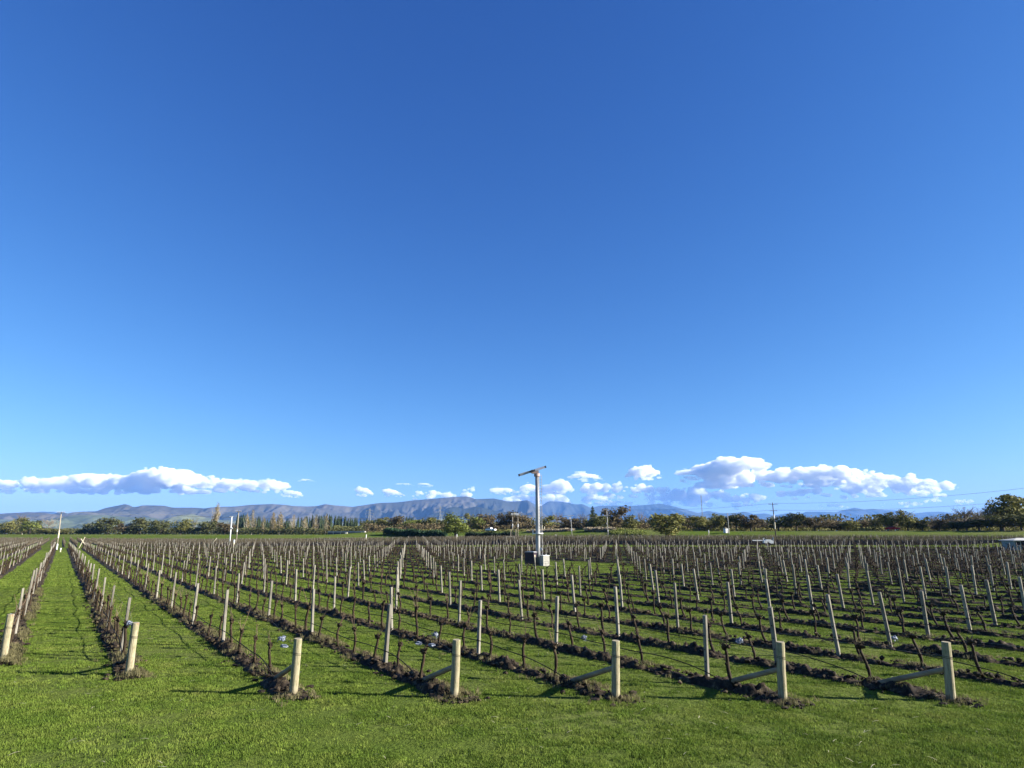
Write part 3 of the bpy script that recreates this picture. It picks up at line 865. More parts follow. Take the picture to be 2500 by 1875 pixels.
# ------------------------------------------------------------------ poles, pylons, wires
TOPS = {}
def pole(key, xb, yb, xt, yt, label, Y=None, r=.14, mat='pole', arms=((.3, 1.1),), extras=(), group='power poles beyond the vines', lean=True):
    p = on_ground(xb, yb) if Y is None else at(xb, yb, Y)
    g = hz(p.x, p.y); p = Vector((p.x, p.y, g))
    H = at(xt, yt, p.y).z - g
    t = thing('utility_pole', label, 'pole', p, 0, group)
    dx = at(xt, yt, p.y).x - p.x
    b = MB(); b.tube([(0, 0, -.2), (dx * .5, 0, H * .5), (dx, 0, H)], [r, r * .88, r * .72], 10)
    obj('shaft', b.mesh('shaft', M[mat], True), t)
    for (dz, half) in arms:
        b = MB(); q = 1 - dz / H
        b.box((dx * q, -.17, H - dz), (half * 2, .1, .12))
        obj('crossarm', b.mesh('crossarm', M[mat]), t)
        for sx in (-.92, -.4, .4, .92):
            i_ = MB(); i_.tube([(dx * q + sx * half, -.17, H - dz + .06), (dx * q + sx * half, -.17, H - dz + .16), (dx * q + sx * half, -.17, H - dz + .26)], [.03, .07, .05], 8)
            obj('insulator', i_.mesh('insulator', M['insul']), t)
        TOPS[(key, dz)] = [Vector((p.x + dx * q + sx * half, p.y - .17, g + H - dz + .26)) for sx in (-.92, -.4, .4, .92)]
    for (name, z, shape, mt) in extras:
        b = MB(); q = z / H
        if shape[0] == 'box': b.box((dx * q + shape[1], -.12 - shape[3] / 2, z), shape[2:5])
        else: b.tube([(dx * q, 0, z), (dx * q, 0, z + shape[1])], r * 1.12, 10)
        obj(name, b.mesh(name, M[mt]), t)
    return t
pole('A', 138, 1342, 150, 1250, 'thin leaning power pole with a pale foot at the far lane end', arms=((.1, .9),), r=.15, extras=(('base_sleeve', 0.0, ('tube', 1.3), 'white'), ('mid_sleeve', 2.6, ('tube', 1.8), 'cream')))
pole('B', 576, 1333, 583, 1248, 'brown power pole right of the slim white mast', arms=((.1, .8),), r=.15, mat='pole', extras=(('plate', 4.0, ('tube', .6), 'white'),))
pole('C', 1397, 1317, 1393, 1258, 'short power pole with a white lamp box right of the fan tower', arms=((.2, .9),), r=.13, mat='polegrey', extras=(('lamp_box', 7.3, ('box', -.35, .7, .4, .35), 'white'), ('meter_box', 3.3, ('box', 0, .4, .3, .9), 'white')))
pole('D', 1485, 1315, 1481, 1243, 'pale power pole with two crossarms before the dark trees', arms=((.2, 1.2), (2.3, 1.0)), r=.16, mat='polegrey', extras=(('switch_box', 5.2, ('box', -.2, .5, .4, .6), 'polegrey'), ('plate', 2.5, ('tube', .35), 'white')))
pole('E', 1895, 1319, 1886, 1227, 'tall dark power pole with crossarms and white transformer on the right', arms=((.5, 1.35), (2.4, 1.1)), r=.17, mat='polebacklit', extras=(('transformer', 6.2, ('tube', 1.1), 'white'), ('sleeve', 3.2, ('tube', 1.9), 'cream')))
pole('G', 1779, 1293, 1776, 1252, 'thin plain pole standing against a small white hut', Y=228, arms=(), r=.13, mat='polegrey')

# twin-pole transformer platform
p0 = on_ground(1258, 1318); wpx = p0.y / FP
t = thing('transformer_platform', 'twin-pole transformer platform with rungs and insulators left of fan tower', 'power structure', p0)
Ht = at(1258, 1256, p0.y).z - p0.z
for sx in (-.95, .95):
    b = MB(); b.tube([(sx, 0, -.2), (sx, 0, Ht)], [.16, .12], 10); obj('pole', b.mesh('pole', M['pole'], True), t)
    b = MB(); b.tube([(sx, 0, Ht * .5), (sx, 0, Ht * .62)], .19, 10); obj('sleeve', b.mesh('sleeve', M['white']), t)
for z, hw in ((Ht - .4, 1.6), (Ht * .70, .95), (Ht * .55, .95)):
    b = MB(); b.box((0, -.15, z), (hw * 2, .12, .14)); obj('crossarm', b.mesh('crossarm', M['pole']), t)
for sx in (-2.0, -1.4, -.7, -.1, .5, 1.1):
    b = MB(); b.tube([(sx * .75, -.15, Ht - .3), (sx * .75 + .1, -.15, Ht + .1), (sx * .75 + .15, -.15, Ht + .4)], [.06, .14, .1], 8); obj('insulator', b.mesh('insulator', M['white']), t)
for sx in (-1.6, .2):
    b = MB(); b.tube([(sx, -.3, -.2), (sx, -.3, Ht * .42)], .13, 8); obj('stub_post', b.mesh('stub_post', M['pole']), t)
TOPS[('H', 0)] = [p0 + Vector((sx, -.15, Ht - .2)) for sx in (-1.4, 0, 1.4)]

def cable(pa, pb, sag, label, r=.02, n=24):
    b = MB(); pa, pb = Vector(pa), Vector(pb)
    b.tube([pa.lerp(pb, i / n) - Vector((0, 0, sag * 4 * (i / n) * (1 - i / n))) for i in range(n + 1)], r, 4)
    tag(obj('power_line', b.mesh('power_line', M['cable'], True)), label, 'cable', 'overhead power lines')
far_left = at(600, 1262, 330)
H0, C0, D0, D1, E0, E1 = TOPS[('H', 0)], TOPS[('C', .2)], TOPS[('D', .2)], TOPS[('D', 2.3)], TOPS[('E', .5)], TOPS[('E', 2.4)]
cable(at(430, 1259, 250), H0[0], 1.2, 'long sagging line before the trees, left of the transformer platform', .05, 40)
cable(H0[2], C0[1], .4, 'line from the transformer platform behind the fan to the lamp-box pole', .045)
cable(C0[2], D1[0], .9, 'sagging line from the lamp-box pole to the two-arm pale pole', .045)
off = at(2600, 1180, E0[0].y * .8); off2 = at(2600, 1212, E0[0].y * .8)
cable(E0[2], off, 1.2, 'upper line rising right from the dark pole to the photo edge', .03)
cable(E1[2], off2, 1.2, 'lower line rising right from the dark pole over the grey trees', .03)
cable(D0[2], E0[1], 1.0, 'upper line from the two-arm pale pole across the clouds to the dark pole', .03)
cable(D1[3], E1[1], 1.0, 'lower line from the two-arm pale pole across the hills to the dark pole', .03)
A0, B0 = TOPS[('A', .1)], TOPS[('B', .1)]
cable(A0[3], B0[0], 1.0, 'thin line across the hills between the two left power poles', .018)
cable(at(-100, 1251, 150), A0[0], .8, 'thin line from the left photo edge to the leaning pole', .018)

# slim white mast
p = at(561, 1323, 196); g = hz(p.x, p.y)
t = thing('white_mast', 'slim white mast with a short side arm left of the brown pole', 'mast', (p.x, p.y, g))
H = at(566, 1262, 196).z - g; dx = at(566, 1262, 196).x - p.x
b = MB(); b.tube([(0, 0, -.1), (dx, 0, H)], [.2, .15], 10); obj('shaft', b.mesh('shaft', M['white'], True), t)
b = MB(); b.box((dx - .15, -.05, H + .1), (.9, .22, .25)); obj('head', b.mesh('head', M['white']), t)
b = MB(); b.tube([(dx * .6, -.1, H * .6), (dx * .6 + .55, -.15, H * .6 + .03)], [.12, .16], 10); obj('side_arm', b.mesh('side_arm', M['white']), t)
for (xx, yb, yt, lab, w) in ((893, 1326, 1305, 'white-topped marker post standing below the bridge end', .16), (1115, 1321, 1304, 'white marker post in front of the big willow', .16),
                        (570, 1336, 1318, 'short thick white post between mast and brown pole', .22), (147, 1348, 1338, 'short pale stub post beside the leaning power pole', .16),
                        (1731, 1312, 1294, 'white marker on the grass left of the white hut', .16), (1357, 1316, 1305, 'white tagged stake before the dark grass hump', .12)):
    p = on_ground(xx, yb); h = at(xx, yt, p.y).z - p.z
    b = MB(); b.tube([(0, 0, -.1), (0, 0, h * .75), (.02, 0, h)], [w * .8, w * .75, w * .7], 8)
    o = tag(obj('marker_post', b.mesh('marker_post', M['cream']), None, p), lab, 'marker post', 'pale marker posts beyond the vines')
    b = MB(); b.tube([(.01, 0, h * .62), (.02, 0, h + .02)], w * .95, 8); obj('cap', b.mesh('cap', M['white']), o)
for (xx, lab) in ((1323, 'cream gate post left of its twin behind the fan tower'), (1329, 'shorter cream gate post right of its twin behind fan tower')):
    Y = depth_e(xx, 252); p = at(xx, 1290, Y); h = 2.4 if xx == 1323 else 1.7
    b = MB(); b.tube([(0, 0, -.1), (0, 0, h)], [.26, .22], 8); b.blob((0, 0, h + .12), (.26, .26, .18), 2, .02)
    tag(obj('gate_post', b.mesh('gate_post', M['cream']), None, (p.x, p.y, hz(p.x, p.y))), lab, 'gate post')

# steel pylons and the radio mast
def lattice(key, xx, yt, yb, Y, w0, w1, arms, label, name='pylon', cat='pylon', mat='lattice', th=.10):
    p = at(xx, yb, Y); g = hz(p.x, p.y); H = at(xx, yt, Y).z - g
    t = thing(name, label, cat, (p.x, p.y, g), .3)
    b = MB(); n = 9
    def w(z): return w0 + (w1 - w0) * min(1, z / (H * .75))
    cs = ((-1,-1), (1,-1), (1,1), (-1,1))
    for (sx, sy) in cs: b.tube([(sx * w(H * i / n) / 2, sy * w(H * i / n) / 2, H * i / n) for i in range(n + 1)], th, 4)
    for i in range(n):
        z0, z1 = H * i / n, H * (i + 1) / n
        for k in range(4):
            a, c2 = cs[k], cs[(k + 1) % 4]
            b.tube([(a[0] * w(z0) / 2, a[1] * w(z0) / 2, z0), (c2[0] * w(z1) / 2, c2[1] * w(z1) / 2, z1)], th * .6, 3)
            b.tube([(a[0] * w(z1) / 2, a[1] * w(z1) / 2, z1), (c2[0] * w(z1) / 2, c2[1] * w(z1) / 2, z1)], th * .6, 3)
    obj('frame', b.mesh('frame', M[mat]), t)
    for (q, hw) in arms:
        b = MB(); z = H * q
        for s in (-1, 1):
            b.tube([(0, 0, z), (s * hw, 0, z + .1)], th, 4); b.tube([(0, 0, z + H * .03), (s * hw, 0, z + .1)], th * .8, 4)
            b.tube([(s * hw, 0, z), (s * hw, 0, z - 1)], th * .9, 4)
        obj('crossarm', b.mesh('crossarm', M[mat]), t)
lattice('p1', 900, 1242, 1296, 520, 4.2, .9, ((.93, 2.6), (.82, 3.2), (.71, 2.6)), 'pale steel lattice pylon above the bridge, before the hills', th=.10)
lattice('p2', 1074, 1237, 1290, 980, 6.5, 1.2, ((.93, 4.5), (.80, 5.2), (.68, 4.5)), 'distant faint steel pylon above the trees left of the willow top', th=.14)
lattice('p3', 1717, 1209, 1292, 620, 1.4, .5, (), 'tall thin radio mast against the clouds on the right', 'radio_mast', 'mast', 'lattice', .07)

# ------------------------------------------------------------------ bridge, hut, shed, frames, vehicles
Y = depth_e(850, 262); pa, pb = at(803, 1290, Y + 14), at(893, 1289, Y - 6)
d = (pb - pa); L = math.hypot(d.x, d.y)
gz_ = hz(pa.x, pa.y)
t = thing('bridge', 'long low road bridge with pale rail over dark shaded side', 'bridge', (pa.x, pa.y, gz_), math.atan2(d.y, d.x))
b = MB(); b.box((L / 2, 0, .55), (L, .5, 1.2)); obj('side_wall', b.mesh('side_wall', M['railshade']), t)
b = MB(); b.box((L / 2, -.15, 1.55), (L, .9, .55)); obj('rail', b.mesh('rail', M['rail']), t)
for q in (.16, .36):
    b = MB(); b.box((L * q, -.5, .75), (.45, .3, 1.5)); obj('pier', b.mesh('pier', M['cream']), t)
p = at(846, 1296, Y - 12)
t = thing('pump_box', 'small white box standing right of the bridge pier', 'box', (p.x, p.y, hz(p.x, p.y)))
b = MB(); b.box((0, 0, .6), (1.1, .8, 1.2)); obj('cabinet', b.mesh('cabinet', M['cream']), t)
b = MB(); b.box((0, -.41, .6), (.5, .03, .7)); obj('door', b.mesh('door', M['white']), t)

p = at(1773, 1293, 232)
t = thing('small_hut', 'tiny white hut with lean-to roof beside a thin pole', 'hut', (p.x, p.y, hz(p.x, p.y)), .35)
b = MB(); b.box((0, 0, .75), (1.5, 1.3, 1.5)); obj('wall', b.mesh('wall', M['white']), t)
b = MB(); b.box((.05, 0, 1.6), (1.8, 1.6, .1), M=Matrix.Rotation(.12, 3, 'Y')); obj('roof', b.mesh('roof', M['shedroof']), t)
b = MB(); b.box((.2, -.66, .6), (.5, .03, 1.1)); obj('door', b.mesh('door', M['polegrey']), t)

# shed at the right edge
p = on_ground(2495, 1344); wpx = p.y / FP
t = thing('vineyard_shed', 'grey-green shed with a dark doorway and pale roof at right edge', 'shed', p, -.12)
sw, sh = 60 * wpx, 24 * wpx
b = MB(); b.box((sw * .22, sw * .35, sh / 2), (sw, sw * .8, sh)); obj('wall', b.mesh('wall', M['shedwall']), t)
b = MB()
x0, x1, y0, y1 = sw * .22 - sw * .56, sw * .22 + sw * .56, sw * .35 - sw * .5, sw * .35 + sw * .46
ym = (y0 + y1) / 2
rz_ = sh + .09 * sw
xm0, xm1 = x0 + sw * .42, x1 - sw * .3
b.add([(x0,y0,sh),(x1,y0,sh),(x1,y1,sh),(x0,y1,sh),(xm0,ym,rz_),(xm1,ym,rz_),(x0,y0,sh-.12),(x1,y0,sh-.12),(x1,y1,sh-.12),(x0,y1,sh-.12)],
      [(0,1,5,4),(1,2,5),(2,3,4,5),(3,0,4),(0,6,7,1),(1,7,8,2),(2,8,9,3),(3,9,6,0),(9,8,7,6)])
obj('roof', b.mesh('roof', M['shedroof']), t)
yf = sw * .35 - sw * .4
b = MB(); b.box((sw * .12, yf - .03, sh * .46), (sw * .26, .05, sh * .92)); obj('doorway', b.mesh('doorway', M['darkdoor']), t)
b = MB(); b.box((sw * .12, yf - .08, sh * .40), (sw * .26, .04, .12)); obj('door_rail', b.mesh('door_rail', M['shedwall']), t)
b = MB(); b.box((-sw * .14, yf - .03, sh * .68), (sw * .16, .05, sh * .34)); w = obj('window', b.mesh('window', M['darkdoor']), t)
b = MB(); b.box((-sw * .14, yf - .08, sh * .47), (sw * .18, .1, .12)); obj('sill', b.mesh('sill', M['white']), w)
b = MB(); b.box((sw * .49, yf - .03, sh * .72), (sw * .4, .05, sh * .42)); obj('sunlit_panel', b.mesh('sunlit_panel', M['white']), t)  # white sheet on the front, painting in the sunlit side wall
b = MB(); b.box((sw * .49, yf - .03, sh * .24), (sw * .4, .05, sh * .4)); obj('panel', b.mesh('panel', M['concrete']), t)

# wooden end frames and leaning struts of the far block
def frame(xa, xb, yt, yb, lab, r=.10):
    p = on_ground((xa + xb) / 2, yb); w = (xb - xa) * p.y / FP; h = at(xa, yt, p.y).z - p.z
    t = thing('trellis_gantry', lab, 'frame', p, 0, 'timber end frames beyond the track')
    for s in (-1, 1):
        b = MB(); b.tube([(s * w / 2, 0, -.1), (s * w / 2, 0, h)], r, 8); obj('upright', b.mesh('upright', M['post']), t)
    b = MB(); b.tube([(-w / 2 - .2, 0, h), (w / 2 + .2, 0, h)], r * .9, 8); obj('top_rail', b.mesh('top_rail', M['post']), t)
frame(791, 852, 1317, 1334, 'wide timber end frame beyond the track, below the bridge')
frame(1236, 1256, 1311, 1328, 'narrow timber end frame left of the fan tower')
frame(1283, 1299, 1310, 1326, 'narrow timber end frame touching the fan tower from left')
for (xa, ya, xb, yb, lab) in ((214, 1340, 198, 1316, 'thick pale strut leaning left at the far end of the second lane'), (192, 1339, 207, 1312, 'pale strut leaning right, crossing the thick one'),
                              (515, 1331, 529, 1314, 'white leaning strut left of the slim white mast'), (771, 1327, 785, 1324, 'low slanting strut left of the wide end frame'), (853, 1322, 867, 1326, 'low slanting strut right of the wide end frame')):
    Y = on_ground(xa, max(ya, yb)).y
    b = MB(); b.tube([at(xa, ya, Y), at(xb, yb, Y)], .10, 8); b.blob(tuple(at(xb, yb, Y)), (.11, .11, .11), 1, .1)
    tag(obj('leaning_strut', b.mesh('leaning_strut', M['cream'])), lab, 'strut', 'leaning end struts beyond the track')

def car(x, e, label, paint, L=4.4, H=1.5, flip=1, pickup=False):
    Y = depth_e(x, e); X = (x - 1250) / FP * Y
    t = thing('parked_car' if flip > 0 else 'car', label, 'car', (X, Y, hz(X, Y) + .04), math.atan2(.4655, -.885) + (math.pi if flip > 0 else 0))
    prof = [(-.5,.28),(-.5,.62),(-.47,.72),(-.30,.76),(-.20,.98),(.05,1.0),(.22,.78),(.42,.70),(.495,.58),(.5,.28)] if not pickup else \
           [(-.5,.30),(-.5,.66),(-.08,.68),(-.07,.98),(.13,1.0),(.24,.74),(.44,.68),(.495,.56),(.5,.30)]
    b = MB(); n = len(prof); hw = .88
    for i, (a, z) in enumerate(prof): pass
    vs = [(a * L, -hw * (1 if z < .8 else .82), z * H) for a, z in prof] + [(a * L, hw * (1 if z < .8 else .82), z * H) for a, z in prof]
    fs = [tuple(range(n))[::-1], tuple(range(n, 2 * n))] + [(i, (i + 1) % n, n + (i + 1) % n, n + i) for i in range(n)]
    b.add(vs, fs); obj('body', b.mesh('body', M[paint]), t)
    for s in (-1, 1):
        b = MB()
        q = [(-.27, .77), (-.19, .94), (.04, .95), (.17, .78)] if not pickup else [(-.055, .72), (-.05, .94), (.12, .95), (.2, .74)]
        b.add([(a * L, s * (hw * (.995 if z < .8 else .86) + .012), z * H) for a, z in q], [(0, 1, 2, 3)]); obj('side_window', b.mesh('side_window', M['glass']), t)
        for a in (-.31, .31):
            b = MB(); b.tube([(a * L, s * .72, .33), (a * L, s * .92, .33)], .33, 16); w = obj('wheel', b.mesh('wheel', M['tyre']), t)
            b = MB(); b.tube([(a * L, s * .91, .33), (a * L, s * .935, .33)], .18, 12); obj('rim', b.mesh('rim', M['lattice']), w)
        b = MB(); b.box((.497 * L, s * .62, .58 * H), (.06, .34, .16)); obj('headlight', b.mesh('headlight', M['lamp']), t)
        b = MB(); b.box((-.5 * L, s * .66, .6 * H), (.05, .2, .2)); obj('tail_lamp', b.mesh('tail_lamp', M['redpaint']), t)
    b = MB(); qa = ((.06, .985), (.205, .80)) if not pickup else ((.14, .98), (.235, .76))
    b.add([(qa[0][0] * L + .03, -.66, qa[0][1] * H), (qa[0][0] * L + .03, .66, qa[0][1] * H), (qa[1][0] * L + .03, .78, qa[1][1] * H), (qa[1][0] * L + .03, -.78, qa[1][1] * H)], [(0, 1, 2, 3)])
    obj('windscreen', b.mesh('windscreen', M['glass']), t)
    return t
car(2181, 249, 'dark red car on the bank road before the right-hand trees', 'redpaint')
car(1198, 249, 'white pickup on the bank road left of the transformer platform', 'whitecar', 4.6, 1.75, -1, True)

p = on_ground(1870, 1333); wpx = p.y / FP
t = thing('sprayer_trailer', 'white sprayer trailer with a long boom among the right-hand posts', 'trailer', (p.x, p.y, p.z + .15))
b = MB()
b.add([(-.5,-.5,.5),(1.6,-.5,.35),(1.6,-.5,.9),(1.0,-.5,1.25),(.1,-.5,1.25),(-.5,-.5,.9)] + [(-.5,.5,.5),(1.6,.5,.35),(1.6,.5,.9),(1.0,.5,1.25),(.1,.5,1.25),(-.5,.5,.9)],
      [(5,4,3,2,1,0),(6,7,8,9,10,11)] + [(i,(i+1)%6,6+(i+1)%6,6+i) for i in range(6)])
obj('tank', b.mesh('tank', M['white']), t)
b = MB(); b.box((-1.9, 0, 1.05), (2.0, .16, .2)); b.box((-.7, 0, 1.05), (.5, .1, .1)); obj('boom', b.mesh('boom', M['white']), t)
b = MB(); b.tube([(-.4, 0, .9), (-.5, 0, 1.45), (-.2, 0, 1.55)], .07, 8); obj('hose_arm', b.mesh('hose_arm', M['white']), t)
b = MB(); b.box((1.75, 0, 1.25), (.12, .5, .9)); obj('tail_frame', b.mesh('tail_frame', M['lattice']), t)
for s in (-1, 1):
    b = MB(); b.tube([(.5, s * .6, .22), (.5, s * .78, .22)], .36, 14); obj('wheel', b.mesh('wheel', M['tyre']), t)

# ------------------------------------------------------------------ trees
def crown_faces(r, lobes, n, size, stretch=1.0):
    """Leaf clumps on and inside lobes (centre, radii)."""
    V, Fc = [], []
    wts = [l[1][0] * l[1][2] for l in lobes]
    for _ in range(n):
        c, rad = r.choices(lobes, wts)[0]
        while True:
            p = Vector((r.gauss(0, 1), r.gauss(0, 1), r.gauss(0, 1)))
            if p.length > .01: break
        p.normalize()
        q = r.uniform(.55, 1.08) if r.random() < .8 else r.uniform(.1, .6)
        pos = Vector((c[0] + p.x * rad[0] * q, c[1] + p.y * rad[1] * q, c[2] + p.z * rad[2] * q))
        nrm = (p + Vector((r.gauss(0, .6), r.gauss(0, .6), r.gauss(0, .6)))).normalized()
        a = nrm.orthogonal().normalized(); a = Matrix.Rotation(r.uniform(0, 6.28), 3, nrm) @ a
        b = nrm.cross(a); s = size * r.uniform(.5, 1.3)
        o = len(V)
        k = r.uniform(.4, .9)
        V += [pos - a * s - b * s * k * .5, pos + a * s * .2 - b * s * k, pos + a * s + b * s * k * .3, pos - a * s * .1 + b * s * k * stretch]
        Fc.append((o, o + 1, o + 2, o + 3))
    return V, Fc
def limbs(b, r, h, spread, n=7, r0=.035, base=.3):
    b.tube([(0, 0, -.03), (r.uniform(-.01, .01), 0, h * .35), (r.uniform(-.03, .03), 0, h * .8)], [r0, r0 * .75, r0 * .25], 7)
    for _ in range(n):
        z = h * r.uniform(base, .75); a = r.uniform(0, 6.28); L = spread * r.uniform(.5, 1)
        p0 = Vector((0, 0, z)); p1 = p0 + Vector((math.cos(a) * L * .5, math.sin(a) * L * .5, L * .45)); p2 = p0 + Vector((math.cos(a) * L, math.sin(a) * L, L * .75))
        b.tube([p0, p1, p2], [r0 * .45, r0 * .3, r0 * .12], 5)
# unit trees: height 1, half-width .5
TV = {}
def build_variant(style, v):
    r = random.Random(hash_(style) + v * 13)
    tb = MB()
    if style in ('dark', 'brown', 'olive', 'bright'):
        limbs(tb, r, .9, .42, 8, .03, .18)
        lobes = [((0, 0, .52), (.33, .33, .34))]
        for _ in range(10):
            a = r.uniform(0, 6.28); d = r.uniform(.15, .34); z = r.uniform(.22, .84)
            k = math.sqrt(max(.05, 1 - ((z - .5) / .5) ** 2))
            q = r.uniform(.11, .19)
            lobes.append(((d * k * math.cos(a), d * k * math.sin(a), z), (q, q, q * r.uniform(.7, 1))))
        V, Fc = crown_faces(r, lobes, 1500, .036)
        V = [Vector((p.x, p.y, max(.015, min(p.z, 1.0)))) for p in V]
        tm = 'trunk'
    elif style in ('gold', 'poplar'):
        tb.tube([(0, 0, -.03), (.01, 0, .5), (0, 0, .97)], [.028, .018, .004], 7)
        for _ in range(34):
            z = r.uniform(.16, .85); a = r.uniform(0, 6.28); L = r.uniform(.2, .34) * (1.15 - z)
            tb.tube([(0, 0, z), (math.cos(a) * L * .8, math.sin(a) * L * .8, z + L * .7), (math.cos(a) * L * 1.15, math.sin(a) * L * 1.15, z + L * 1.5)], [.007, .005, .002], 3, False)
        lobes = [((r.uniform(-.12, .12) * (1.25 - z), r.uniform(-.12, .12) * (1.25 - z), z), (.24 * (1.12 - z) + .03, .24 * (1.12 - z) + .03, .14)) for z in np.linspace(.22, .93, 11)]
        V, Fc = crown_faces(r, lobes, 520 if style == 'poplar' else 1100, .022)
        tm = 'paletrunk'
    elif style == 'cypress':
        tb.tube([(0, 0, -.03), (0, 0, .95)], [.03, .005], 6)
        lobes = [((0, 0, z), (.46 * (1.02 - z) ** .7 * min(1, z * 4 + .3) + .02, .46 * (1.02 - z) ** .7 * min(1, z * 4 + .3) + .02, .10)) for z in np.linspace(.06, .96, 14)]
        V, Fc = crown_faces(r, lobes, 1300, .03, 1.4)
        tm = 'trunk'
    else:                                             # bare crowns: a mesh of twigs and few leaves
        tb.tube([(0, 0, -.03), (0, 0, .4), (0, 0, .7)], [.022, .016, .006], 6)
        V, Fc = [], []
        for _ in range(26):
            a = r.uniform(0, 6.28); z = r.uniform(.18, .6); L = r.uniform(.2, .45)
            p0 = Vector((0, 0, z)); p1 = p0 + Vector((math.cos(a) * L * .7, math.sin(a) * L * .7, L * .7))
            tb.tube([p0, (p0 + p1) / 2 + Vector((0, 0, -.02)), p1], [.007, .005, .003], 3, False)
            for _ in range(9):
                q = p0.lerp(p1, r.uniform(.3, 1)); e = q + Vector((math.cos(a) * r.uniform(0, .12) + r.gauss(0, .05), math.sin(a) * r.uniform(0, .12) + r.gauss(0, .05), r.uniform(.02, .17)))
                tb.tube([q, e], [.0032, .0016], 3, False)
        lobes = [((0, 0, .62), (.38, .38, .3))]
        V, Fc = crown_faces(r, lobes, 160, .018)
        tm = 'twig'
    c = MB(); c.add(V, Fc)
    return tb.mesh('trunk', M[tm]), c
def hash_(s): return sum(ord(ch) * (i + 3) for i, ch in enumerate(s))
LEAF = {'dark': 'leaf_dark', 'brown': 'leaf_brown', 'olive': 'leaf_olive', 'bright': 'leaf_bright', 'gold': 'leaf_gold', 'poplar': 'leaf_gold', 'cypress': 'leaf_pine', 'bare': 'leaf_tan'}
def tree(x, w, yt, e, style, label, i, yb=None, leaf=None):
    Y = depth_e(x, e); X = (x - 1250) / FP * Y; g = hz(X, Y)
    H = at(x, yt, Y).z - g; Wd = w * Y / FP
    key = (style, i % 4, leaf)
    if key not in TV:
        tm, c = build_variant(style, i % 4)
        TV[key] = (tm, c.mesh('crown', M[leaf or LEAF[style]]))
    tm, cm = TV[key]
    t = thing('poplar_tree' if style in ('poplar', 'gold') else 'conifer_tree' if style == 'cypress' else 'tree', label, 'tree', (X, Y, g), (i * 2.4) % 6.28, 'trees beyond the vineyard', (Wd * 1.45, Wd * 1.45, H * 1.03))
    obj('trunk', tm, t); obj('crown', cm, t)
